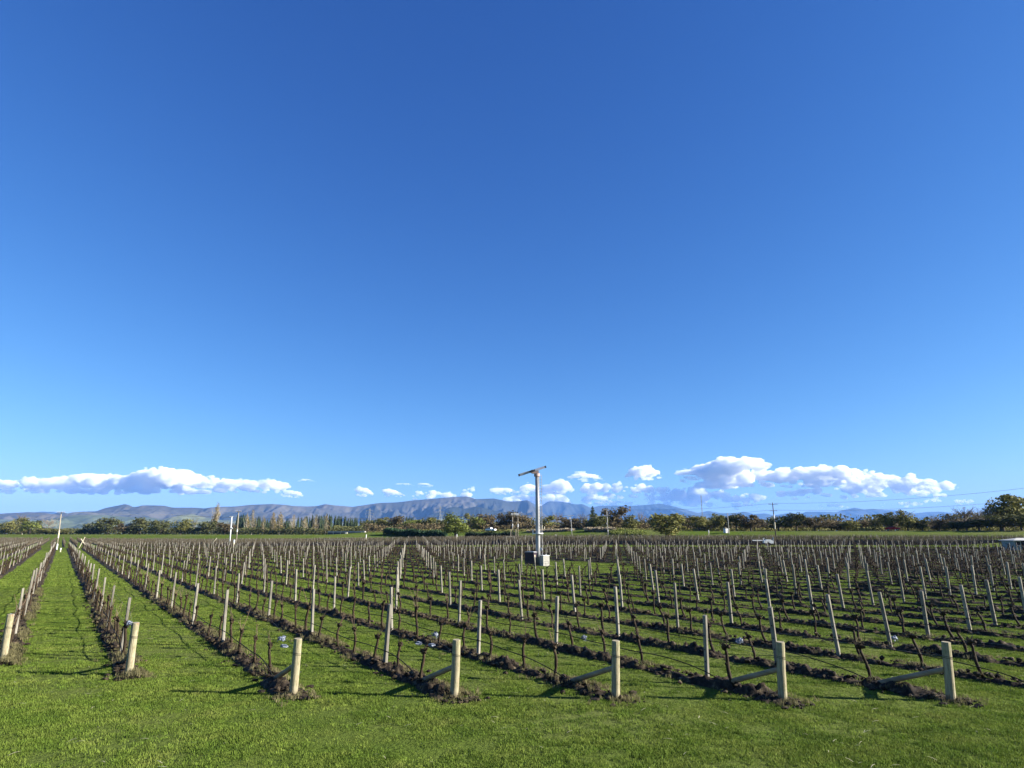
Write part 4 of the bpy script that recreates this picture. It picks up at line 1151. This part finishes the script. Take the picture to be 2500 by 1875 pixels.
TREES = [
 # x, width, top, e, style, label
 (14, 46, 1272, 300, 'olive', 'olive bush cut by the left photo edge'),
 (40, 40, 1262, 312, 'olive', 'olive-green tree with a thin taller top near the left edge'),
 (46, 22, 1249, 320, 'bare', 'wispy bare tree above the olive bush near left edge'),
 (54, 30, 1276, 300, 'gold', 'yellow-brown willow between two green bushes at far left'),
 (72, 44, 1270, 304, 'bright', 'round yellow-green bush left of the leaning power pole'),
 (92, 18, 1268, 330, 'dark', 'small dark tree peeping behind the round yellow-green bush'),
 (116, 40, 1262, 345, 'bare', 'faint pale bare tree left of the leaning power pole'),
 (112, 60, 1289, 300, 'olive', 'low olive hedge-like bush under the leaning power pole'),
 (146, 34, 1291, 302, 'olive', 'low olive bush right of the leaning power pole'),
 (172, 44, 1288, 318, 'bare', 'grey leafless scrub right of the low olive bushes'),
 (198, 26, 1291, 300, 'bright', 'small bright bush at the foot of the dark tree group'),
 (222, 40, 1273, 306, 'dark', 'dark tree at the left end of the dense dark group'),
 (262, 52, 1262, 308, 'dark', 'tall dark spreading tree, second of the dense dark group'),
 (300, 36, 1276, 300, 'brown', 'lower brownish tree between two tall dark trees'),
 (341, 60, 1262, 308, 'dark', 'broad dark round tree in the middle of the dense group'),
 (392, 50, 1265, 306, 'dark', 'dark round tree right of the broad dark one'),
 (441, 50, 1266, 300, 'olive', 'round sunlit olive tree ending the dense dark group'),
 (472, 18, 1262, 330, 'bare', 'small grey bare tree left of the tall golden poplar'),
 (524, 34, 1231, 330, 'gold', 'tallest golden poplar rising above the hills on the left'),
 (508, 54, 1267, 312, 'dark', 'dark tree at the foot of the tall golden poplar'),
 (548, 46, 1270, 304, 'brown', 'brown-green round tree behind the slim white mast'),
 (600, 24, 1254, 322, 'poplar', 'slender half-bare poplar just right of the brown pole'),
 (614, 30, 1246, 318, 'poplar', 'tall half-bare poplar, second right of the brown pole'),
 (641, 22, 1262, 308, 'poplar', 'thin poplar with forked pale trunk'),
 (665, 30, 1254, 314, 'gold', 'brown-leaved poplar left of the full golden one'),
 (682, 38, 1254, 308, 'gold', 'full golden poplar, widest of the poplar row'),
 (714, 26, 1258, 312, 'poplar', 'bare pale poplar right of the full golden one'),
 (742, 24, 1264, 316, 'poplar', 'short poplar in the gap before the last tall ones'),
 (768, 26, 1259, 312, 'poplar', 'slim poplar, second last of the poplar row'),
 (794, 30, 1257, 308, 'poplar', 'last poplar of the row, left of the bridge'),
 (836, 50, 1281, 330, 'olive', 'low grey-olive bush behind the left half of the bridge'),
 (868, 34, 1282, 326, 'olive', 'low olive bush behind the bridge middle'),
 (888, 26, 1272, 322, 'dark', 'dark narrow tree at the foot of the pale pylon'),
 (912, 32, 1272, 300, 'dark', 'dark bush right of the pale pylon'),
 (932, 40, 1259, 300, 'olive', 'olive tree with an orange top right of the pylon'),
 (967, 50, 1257, 296, 'brown', 'round brownish tree left of the yellow-green pair'),
 (1006, 46, 1266, 290, 'bright', 'left of two round yellow-green bushes above the hedge bank'),
 (1036, 50, 1261, 294, 'olive', 'right of two round yellow-green bushes above the hedge bank'),
 (1080, 30, 1265, 300, 'dark', 'dark tree partly hidden left of the big willow'),
 (1112, 66, 1252, 226, 'bright', 'big bright green willow hanging over the hedge bank'),
 (1166, 34, 1258, 280, 'bright', 'upright light green tree left of the white pickup'),
 (1150, 30, 1250, 300, 'olive', 'olive tree top between willow and upright light green tree'),
 (1190, 46, 1249, 292, 'brown', 'dark brown tree above the white pickup'),
 (1236, 50, 1246, 288, 'brown', 'brown tree with ragged top behind the transformer platform'),
 (1272, 56, 1244, 290, 'brown', 'wide brown tree between transformer platform and fan tower'),
 (1332, 44, 1256, 284, 'olive', 'olive tree just right of the fan tower'),
 (1362, 28, 1246, 300, 'bare', 'thin grey tree standing above the olive ones right of fan'),
 (1390, 50, 1260, 276, 'brown', 'reddish-brown tree behind the lamp-box pole'),
 (1424, 34, 1247, 292, 'bare', 'grey wispy tree right of the lamp-box pole'),
 (1448, 24, 1240, 290, 'cypress', 'pointed dark conifer left of the two-arm pale pole'),
 (1462, 56, 1252, 270, 'dark', 'very dark tree mass left of the two-arm pale pole'),
 (1502, 64, 1233, 282, 'brown', 'tallest brown spreading tree behind the two-arm pale pole'),
 (1540, 44, 1256, 276, 'olive', 'olive-brown tree right of the tallest spreading tree'),
 (1568, 24, 1245, 292, 'bare', 'bare pine-like tree with tufted top in the middle right'),
 (1590, 30, 1258, 296, 'bare', 'grey leafless tree left of the big rounded bush tree'),
 (1632, 92, 1247, 208, 'olive', 'big rounded olive tree standing before the bank'),
 (1676, 40, 1254, 268, 'brown', 'brown tree directly right of the big rounded tree'),
 (1708, 52, 1258, 262, 'olive', 'olive tree below the thin radio mast'),
 (1752, 36, 1250, 268, 'olive', 'olive tree behind the small white hut'),
 (1772, 30, 1256, 280, 'dark', 'dark tree right behind the small white hut'),
 (1800, 44, 1252, 266, 'dark', 'dark tree right of the thin plain pole'),
 (1834, 50, 1254, 264, 'brown', 'brown round tree left of the tall dark power pole'),
 (1866, 34, 1268, 278, 'bare', 'low grey bare tree left of the tall dark power pole'),
 (1902, 52, 1254, 262, 'dark', 'dark tree with tan flecks behind the tall dark power pole'),
 (1946, 46, 1250, 264, 'dark', 'dark tall tree with airy top right of the dark pole'),
 (1990, 44, 1260, 262, 'brown', 'brown round tree, first right of the airy dark tree'),
 (2032, 42, 1271, 262, 'brown', 'low reddish round tree in the gap under the far peak'),
 (2072, 46, 1270, 264, 'olive', 'low olive round tree under the far peak'),
 (2108, 34, 1265, 276, 'brown', 'brown bare-topped tree left of the dark red car'),
 (2138, 36, 1266, 270, 'dark', 'dark low tree left of the pointed green one'),
 (2168, 40, 1247, 262, 'olive', 'pointed green tree above the dark red car'),
 (2192, 26, 1249, 282, 'bare', 'bare tree between the two pointed green trees'),
 (2218, 42, 1243, 262, 'olive', 'second pointed green tree with dark bulging top'),
 (2254, 40, 1268, 262, 'dark', 'low dark tree right of the second pointed green one'),
 (2284, 30, 1252, 276, 'bare', 'thin bare tree above the low dark trees'),
 (2296, 42, 1266, 262, 'brown', 'low brown tree before the grey leafless grove'),
 (2328, 44, 1248, 262, 'bare', 'left tree of the grey leafless grove'),
 (2362, 60, 1233, 262, 'bare', 'largest tree of the grey leafless grove'),
 (2394, 50, 1236, 270, 'bare', 'right tree of the grey leafless grove'),
 (2340, 60, 1270, 256, 'dark', 'dark undergrowth tree below the grey leafless grove'),
 (2392, 60, 1266, 256, 'dark', 'dark tree below the right end of grey leafless grove'),
 (2452, 74, 1205, 258, 'olive', 'tall windblown yellow-green tree near the right edge'),
 (2496, 70, 1200, 262, 'olive', 'tall windblown tree cut by the right photo edge'),
 (2418, 36, 1228, 254, 'bare', 'leaning bare tree just left of the tall windblown tree'),
 (2446, 70, 1256, 250, 'dark', 'black-green shrub at the foot of the tall windblown tree'),
 (2496, 60, 1252, 250, 'dark', 'black-green shrub at the right photo edge'),
]
for i, (x, w, yt, e, stl, lab) in enumerate(TREES): tree(x, w, yt, e, stl, lab, i)

# hedges on the bank and dry scrub
def leafbank(name, label, cat, x0, x1, e, yt, h, dep, leafm, n, size):
    r = random.Random(int(x0)); V, Fc = [], []
    b = MB()
    Y0, Y1 = depth_e(x0, e), depth_e(x1, e)
    pa = Vector(((x0 - 1250) / FP * Y0, Y0, 0)); pb = Vector(((x1 - 1250) / FP * Y1, Y1, 0))
    for _ in range(n):
        q = r.random(); p = pa.lerp(pb, q) + Vector((r.uniform(-dep, dep) * .46, r.uniform(-dep, dep) * .88, 0))
        hh = h * (.80 + .18 * math.sin(q * 61 + 1.3 * math.sin(q * 23)) + .14 * math.sin(q * 139)) if h > 2.8 else h * (1 + .25 * math.sin(q * 17) * r.random())
        p.z = hz(p.x, p.y) + r.random() ** .7 * hh
        nrm = Vector((r.gauss(0, .7), r.gauss(-.5, .7), r.gauss(.6, .6))).normalized(); a = nrm.orthogonal().normalized(); c2 = nrm.cross(a); s = size * r.uniform(.5, 1.3)
        b.add([p - a * s, p - c2 * s * .7, p + a * s, p + c2 * s * .8], [(0, 1, 2, 3)])
    o = obj(name, b.mesh(name, M[leafm]))
    return tag(o, label, cat) if cat else o
leafbank('hedge', 'long dark green hedge on the shaded bank left of the willow', 'hedge', 938, 1090, 232, 0, 2.6, 1.5, 'leaf_hedge', 8000, .30)
leafbank('hedge', 'dark hedge on the bank below the white pickup', 'hedge', 1138, 1262, 232, 0, 2.2, 1.5, 'leaf_pine', 6500, .30)
leafbank('hedge', 'low tan dry scrub on the bank right of the fan tower', 'scrub', 1290, 1400, 243, 0, .9, 2.0, 'leaf_tan', 3500, .26)
leafbank('hedge', 'tan feathery scrub right of the lamp-box pole', 'scrub', 1430, 1500, 240, 0, 1.3, 2.0, 'leaf_tan', 3000, .26)
leafbank('hedge', 'bright weedy patch on the bank right of the two-arm pole', 'scrub', 1495, 1570, 236, 0, .7, 3.0, 'leaf_bright', 2500, .26)
u = leafbank('undergrowth', '', '', -60, 960, 312, 0, 5.0, 9, 'leaf_dark', 17000, .6); u['kind'] = 'stuff'
u = leafbank('undergrowth', '', '', 900, 2560, 284, 0, 5.5, 9, 'leaf_brown', 20000, .5); u['kind'] = 'stuff'
u = leafbank('undergrowth', '', '', 900, 2560, 298, 0, 7.5, 9, 'leaf_dark', 26000, .55); u['kind'] = 'stuff'
u = leafbank('undergrowth', '', '', 900, 2560, 268, 0, 1.5, 3, 'leaf_olive', 14000, .32); u['kind'] = 'stuff'
# the conifer plantation far behind the poplars
V, Fc, o_ = [], [], 0
rp = random.Random(4)
for _ in range(330):
    x = rp.uniform(575, 1010); e = rp.uniform(400, 470); Y = depth_e(x, e); X = (x - 1250) / FP * Y
    top = 1264 + 5 * math.sin(x * .03) + rp.uniform(-6, 7) + (6 if x > 930 else 0)
    g = hz(X, Y); H = at(x, top, Y).z - g; n = 7
    rr = H * rp.uniform(.11, .16)
    for lv in range(8):
        z0 = g + H * (lv / 8) ; z1 = g + H * min(1, (lv + 1.9) / 8); ra = rr * (1 - lv / 8.3)
        o_ = len(V); ph = rp.uniform(0, 6)
        for k in range(n):
            a = ph + 6.283 * k / n; q = ra * rp.uniform(.7, 1.2)
            V.append((X + q * math.cos(a), Y + q * math.sin(a), z0 + rp.uniform(-.4, .4)))
        V.append((X + rp.uniform(-.2, .2), Y, z1))
        Fc += [(o_ + k, o_ + (k + 1) % n, o_ + n) for k in range(n)]
structure('conifer_forest', npmesh('conifer_forest', np.array(V), np.array(Fc), M['leaf_pine']), 'stuff')

# ------------------------------------------------------------------ mountains
def hill_mat(name, a, b_, c_, sc):
    m, nt, b = nodes(name)
    v = coords(nt, (1, 1, 1), 'World')
    f = noise(nt, v, sc, 6); f2 = noise(nt, v, sc * 5, 4)
    col = ramp(nt, f, [(.38, a), (.5, b_), (.62, c_)])
    col = mixc(nt, ramp(nt, f2, [(.45, (0,0,0)), (.6, (.5,.5,.5))]), col, a)
    nt.links.new(col, b.inputs['Base Color']); return m
M['range'] = hill_mat('tussock_range', (0.022,0.025,0.018), (0.057,0.051,0.036), (0.092,0.080,0.058), .0012)
M['farrange'] = hill_mat('far_range', (0.014,0.019,0.015), (0.028,0.035,0.029), (0.052,0.056,0.048), .0009)
M['foot'] = hill_mat('foothill_pasture', (0.045,0.058,0.028), (0.095,0.109,0.054), (0.140,0.147,0.076), .002)
def mountain(name, prof, D, depth, mat, seed, amp=.5, nxp=520, nyp=70, spur=1500.0):
    xs_ = np.array([p[0] for p in prof], float); yy = np.array([p[1] for p in prof], float)
    X0 = np.linspace(xs_[0], xs_[-1], nxp)
    crest_px = np.interp(X0, xs_, yy)
    ker = np.ones(3) / 3; crest_px = np.convolve(np.pad(crest_px, 1, mode='edge'), ker, 'valid')
    Dv = np.interp(X0, [p[0] for p in D], [p[1] for p in D]) if isinstance(D, list) else np.full(nxp, float(D))
    crest = EYE + (HY - crest_px) / FP * Dv
    U = np.linspace(0, 1.18, nyp)
    Xp, T = np.meshgrid(X0, U, indexing='ij')
    Dm = Dv[:, None] - depth * (1 - T)
    X = (Xp - 1250) / FP * Dv[:, None]                   # columns run straight back, not toward the viewer
    Y = Dm
    cr = crest[:, None]
    base = np.where(T <= 1, cr * (.02 + .98 * T ** 1.15), cr * (1 - 2.2 * (T - 1)))
    sp = ridged(X / spur + .35 * fbm(X / spur, Y / spur, seed=seed + 9), Y / (spur * 2.6), seed=seed, octv=4, gain=.55)
    sp2 = ridged(X / (spur * .35), Y / (spur * .7), seed=seed + 4, octv=3)
    env = np.clip(T * (1.0 - T) * 4, 0, 1) ** .45
    Z = base - cr * amp * env * np.clip(.95 - sp, 0, 1.2) * (.8 + .5 * (.9 - sp2))
    Z = Z - cr * .05 * np.clip(1 - T, 0, 1) ** .5 * np.clip(1.0 - sp2, 0, 1)
    n = nyp; ii = np.arange(nxp - 1)[:, None] * n + np.arange(n - 1)[None, :]
    structure(name, npmesh(name, np.stack([X, Y, np.maximum(Z, -.4)], -1).reshape(-1, 3), np.stack([ii, ii + n, ii + n + 1, ii + 1], -1).reshape(-1, 4), mat, True))
P_main = [(-300,1262),(-80,1258),(0,1253),(55,1250),(95,1251),(140,1259),(162,1255),(178,1249),(223,1248),(243,1240),(268,1235),(292,1230),(303,1233),(312,1238),(344,1233),(388,1234),(411,1239),(463,1239),(492,1241),(521,1237),(567,1236),(602,1232),
          (655,1230),(690,1232),(710,1235),(745,1236),(768,1235),(788,1230),(808,1233),(857,1237),(889,1232),(924,1227),(964,1226),(1005,1221),(1051,1217),(1109,1212),(1141,1211),(1161,1218),(1205,1216),(1236,1223),(1262,1224),(1290,1220),(1305,1236),(1340,1262),(1420,1290)]
mountain('mountain_range', P_main, [(-300, 8500), (300, 9000), (1100, 11500), (1420, 13000)], 4300, M['range'], 3, .62, spur=420.0)
P_mid = [(1140,1300),(1180,1262),(1220,1232),(1258,1223),(1290,1221),(1304,1229),(1319,1236),(1341,1223),(1374,1224),(1408,1231),(1425,1230),(1443,1239),(1472,1234),(1527,1234),(1560,1234),(1617,1229),(1651,1236),(1686,1246),(1709,1252),(1735,1247),(1767,1253),
         (1800,1253),(1822,1249),(1848,1255),(1873,1253),(1895,1258),(1933,1252),(1958,1255),(1977,1249),(2021,1249),(2050,1250),(2072,1244),(2097,1239),(2119,1244),(2141,1242),(2167,1245),(2202,1246),(2243,1253),(2275,1250),(2306,1249),(2370,1256),(2440,1262),(2560,1268),(2700,1290)]
mountain('far_mountain_range', P_mid, [(1140, 17000), (1600, 20000), (2700, 24000)], 6500, M['farrange'], 15, .62, spur=900.0)
P_far = [(20,1290),(55,1252),(95,1249),(120,1250),(145,1254),(190,1262),(260,1290)]
mountain('blue_hill', P_far, 21000, 4000, M['farrange'], 27, .35, 120, 40, 3000.0)
P_foot = [(-300,1270),(0,1268),(100,1272),(130,1266),(165,1257),(235,1256),(300,1262),(360,1263),(400,1270),(430,1258),(460,1254),(490,1262),(540,1270),(600,1268),(650,1276),(720,1272),(800,1278),(900,1277),(960,1280),(1010,1272),(1080,1266),(1130,1272),(1200,1282),(1300,1292),(1420,1296)]
mountain('foothills', P_foot, [(-300, 6300), (1420, 7000)], 2500, M['foot'], 41, .6, 420, 50, 330.0)

P_shadow = [(985,1290),(1020,1270),(1045,1258),(1072,1250),(1095,1238),(1112,1237),(1130,1242),(1145,1239),(1160,1236),(1182,1240),(1205,1246),(1232,1250),(1250,1246),(1275,1254),(1310,1264),(1360,1272),(1420,1290)]
mountain('shadowed_hills', P_shadow, [(985, 8600), (1420, 9400)], 1500, M['farrange'], 63, .5, 260, 50, 420.0)  # dark far-range colour paints in the shadow on these hills
# ------------------------------------------------------------------ clouds, beyond the air
CD = 38000.0
def cloud(label, prof, base, n=60, flat=False, seed=1, mat='cloud'):
    broken = any(q in label for q in ('broken', 'layer', 'crossed', 'behind', 'lower', 'ragged', 'faint'))
    r = random.Random(seed * 17 + 3)
    xs_ = [p[0] for p in prof]; tp = [p[1] for p in prof]
    m = CD / FP
    bm = bmesh.new(); bmesh.ops.create_icosphere(bm, subdivisions=3, radius=1)
    sv = np.array([v.co[:] for v in bm.verts]); sf = np.array([[v.index for v in f.verts] for f in bm.faces]); bm.free()
    V, Fc, o = [], [], 0
    width = xs_[-1] - xs_[0]
    n = int(n * 2.6)
    for i in range(n):
        x = xs_[0] + width * ((i + r.random()) / n)
        if broken and vnoise(np.array([x * .055]), np.array([seed * 3.7]), seed=seed)[0] + r.uniform(-.35, .35) < -.02: continue
        top = float(np.interp(x, xs_, tp)); hh = max(base - top, 1.5)
        edge_ = min(1, min(x - xs_[0], xs_[-1] - x) / (hh * .8) + .15)
        mode = r.random()
        if mode < .22: rad = hh * r.uniform(.26, .42); cz = top + rad * r.uniform(.9, 1.1)
        elif mode < .72: rad = hh * r.uniform(.08, .17); cz = top + rad * r.uniform(.4, 1.2) + hh * r.random() ** 2 * .5
        elif mode < .88: rad = hh * r.uniform(.12, .24); cz = base - rad * r.uniform(.3, .9)
        else: rad = hh * r.uniform(.04, .08); cz = top + r.uniform(-.06, .8) * hh
        rad = max(rad * (.6 + .4 * edge_), .7)
        sx = r.uniform(1.1, 1.8) * (2.0 if flat else 1)
        sz = r.uniform(.7, 1.0) * (.7 if flat else 1)
        c = np.array([(x - 1250) * m, CD + r.uniform(-1, 1) * hh * m * (2.6 if broken else 1.7), EYE + (HY - cz) * m])
        q = sv * np.array([rad * sx, rad * 1.2, rad * sz]) * m + c
        d = fbm(q[:, 0] / (rad * m) * 1.3, q[:, 1] / (rad * m) * 1.3, q[:, 2] / (rad * m) * 1.3, seed=seed, octv=4, gain=.7)
        q = c + (q - c) * (1 + .75 * d)[:, None]
        zb = EYE + (HY - base) * m
        q[:, 2] = np.where(q[:, 2] < zb, zb + (q[:, 2] - zb) * .4, q[:, 2])
        V.append(q); Fc.append(sf + o); o += len(sv)
    q = np.concatenate(V); o3 = np.array([q[:, 0].mean(), q[:, 1].mean(), q[:, 2].min()])
    raw = npmesh('cloud', q - o3, np.concatenate(Fc), M[mat], True)
    tmp = bpy.data.objects.new('cloud_raw', raw); C.objects.link(tmp)      # merge the puffs into one closed skin
    md = tmp.modifiers.new('skin', 'REMESH'); md.mode = 'VOXEL'; md.voxel_size = .75 * m; md.use_smooth_shade = True
    me = bpy.data.meshes.new_from_object(tmp.evaluated_get(bpy.context.evaluated_depsgraph_get()))
    bpy.data.objects.remove(tmp); bpy.data.meshes.remove(raw)
    me.materials.clear(); me.materials.append(M[mat])
    ob = obj('cloud', me, None, tuple(o3))
    tag(ob, label, 'cloud', 'clouds low over the hills')
CL = [
 ('small white cloud bank cut by the left photo edge', [(-40,1180),(0,1172),(30,1178),(55,1166),(85,1168),(98,1180)], 1204, 46),
 ('long white cloud bank tapering to the right, second from left', [(106,1182),(130,1172),(160,1165),(200,1168),(237,1157),(258,1170),(285,1190),(309,1203)], 1205, 75),
 ('tallest puffy cloud of the left-hand line', [(270,1170),(285,1163),(310,1165),(335,1160),(360,1151),(410,1150),(435,1147),(455,1158),(475,1166),(503,1184)], 1204, 90),
 ('row of rounded white puffs ending the left cloud line', [(505,1172),(525,1164),(550,1177),(570,1173),(590,1170),(612,1176),(636,1176),(658,1172),(675,1183),(681,1197)], 1203, 70),
 ('small white oval cloud just below the end of left line', [(679,1207),(698,1197),(715,1199),(730,1210)], 1215, 22),
 ('small slanting white cloud above the long ridge', [(864,1195),(880,1189),(893,1196),(907,1209)], 1212, 22),
 ('second small slanting white cloud above the long ridge', [(929,1198),(945,1193),(965,1200),(990,1212)], 1214, 26),
 ('low white cloud edge behind the highest ridge', [(1006,1206),(1030,1202),(1060,1201),(1085,1206),(1130,1201),(1160,1191),(1178,1190),(1200,1196),(1240,1203)], 1224, 50),
 ('flat greyish cloud just left of the fan tower', [(1195,1196),(1215,1190),(1240,1192),(1262,1200),(1275,1190),(1293,1181),(1318,1196)], 1208, 40),
 ('white cloud low behind the fan tower and peaks', [(1236,1212),(1265,1207),(1290,1209),(1330,1214),(1350,1207),(1375,1215),(1400,1226)], 1244, 40),
 ('bright heaped cloud right of the fan tower', [(1318,1198),(1340,1182),(1365,1172),(1385,1180),(1405,1196)], 1207, 42),
 ('broad broken cloud sheet in the middle right', [(1402,1194),(1430,1182),(1460,1184),(1490,1174),(1515,1180),(1530,1185),(1560,1182),(1580,1190),(1620,1190),(1645,1199)], 1214, 80),
 ('lower flat cloud layer below the broad broken sheet', [(1400,1214),(1450,1210),(1520,1212),(1560,1208),(1630,1214),(1650,1220)], 1231, 55),
 ('flat cloud bank crossed by the thin radio mast', [(1622,1208),(1650,1196),(1700,1196),(1730,1203),(1762,1197),(1785,1210),(1830,1206),(1862,1218)], 1236, 70),
 ('isolated puffy cloud high between fan and big bank', [(1536,1160),(1555,1143),(1575,1139),(1592,1139),(1608,1150),(1622,1164)], 1171, 36),
 ('largest heaped cloud bank stretching to the right', [(1715,1158),(1738,1142),(1748,1121),(1775,1124),(1800,1115),(1820,1123),(1845,1145),(1880,1160),(1905,1145),(1935,1148),(1960,1143),(1980,1150),(2020,1136),(2050,1147),(2100,1150),(2140,1158),(2172,1176)], 1187, 130),
 ('long lower cloud bank on the right tapering to the edge', [(1975,1192),(2010,1185),(2060,1184),(2120,1176),(2170,1165),(2205,1162),(2240,1175),(2280,1183),(2320,1183),(2348,1208)], 1216, 95),
 ('small ragged cloud under the largest bank', [(1898,1212),(1920,1202),(1938,1192),(1962,1202),(1992,1214)], 1221, 30),
 ('thin low white streak above the far peak', [(1992,1238),(2020,1231),(2045,1230),(2085,1239)], 1243, 24),
 ('small white puff above the right-hand power lines', [(2270,1224),(2288,1217),(2308,1224)], 1230, 18),
 ('low ragged white band over the peaks right of fan tower', [(1440,1228),(1480,1222),(1530,1224),(1580,1221),(1650,1226),(1700,1234)], 1240, 40),
 ('low faint white band above the far blue hills', [(1730,1234),(1780,1226),(1830,1229),(1875,1236)], 1246, 26),
 ('flat white streak under the long lower bank at right', [(2150,1232),(2190,1224),(2230,1226),(2262,1234)], 1240, 24),
 ('small white puff beside the grey leafless grove', [(2345,1228),(2362,1219),(2380,1226)], 1234, 16),
]
for i, (lab, pr, ba, n) in enumerate(CL): cloud(lab, pr, ba, n, False, i + 1)
WI = [('thin grey wisp above the end of the left cloud line', [(714,1176),(735,1168),(764,1177)], 1178, 14), ('thin grey wisp above the small slanting clouds', [(960,1182),(985,1179),(1008,1186)], 1188, 14),
      ('second grey wisp above the highest ridge', [(1012,1186),(1030,1178),(1054,1186)], 1190, 14), ('grey flat cloud between fan blades and isolated puff', [(1390,1170),(1410,1152),(1440,1155),(1482,1174)], 1175, 26),
      ('dark grey streak below the isolated puff', [(1664,1175),(1675,1172),(1696,1183)], 1183, 10), ('grey tail trailing left from the largest cloud bank', [(1673,1144),(1700,1146),(1735,1158),(1790,1165)], 1172, 34)]
for i, (lab, pr, ba, n) in enumerate(WI): cloud(lab, pr, ba, n, True, i + 60)

# ------------------------------------------------------------------ the air
hm = bpy.data.materials.new('haze'); hm.use_nodes = True
nt = hm.node_tree
for n_ in list(nt.nodes):
    if n_.type == 'BSDF_PRINCIPLED': nt.nodes.remove(n_)
pvn = nt.nodes.new('ShaderNodeVolumePrincipled')
pvn.inputs['Color'].default_value = (.19, .43, 1.0, 1)
pvn.inputs['Density'].default_value = 2.9e-5
pvn.inputs['Anisotropy'].default_value = 0.0
out = next(n for n in nt.nodes if n.type == 'OUTPUT_MATERIAL')
nt.links.new(pvn.outputs[0], out.inputs['Volume'])
b = MB(); b.box((0, 15500, 699), (90000, 37000, 1402))
hb = obj('haze', b.mesh('haze', hm)); hb['kind'] = 'stuff'
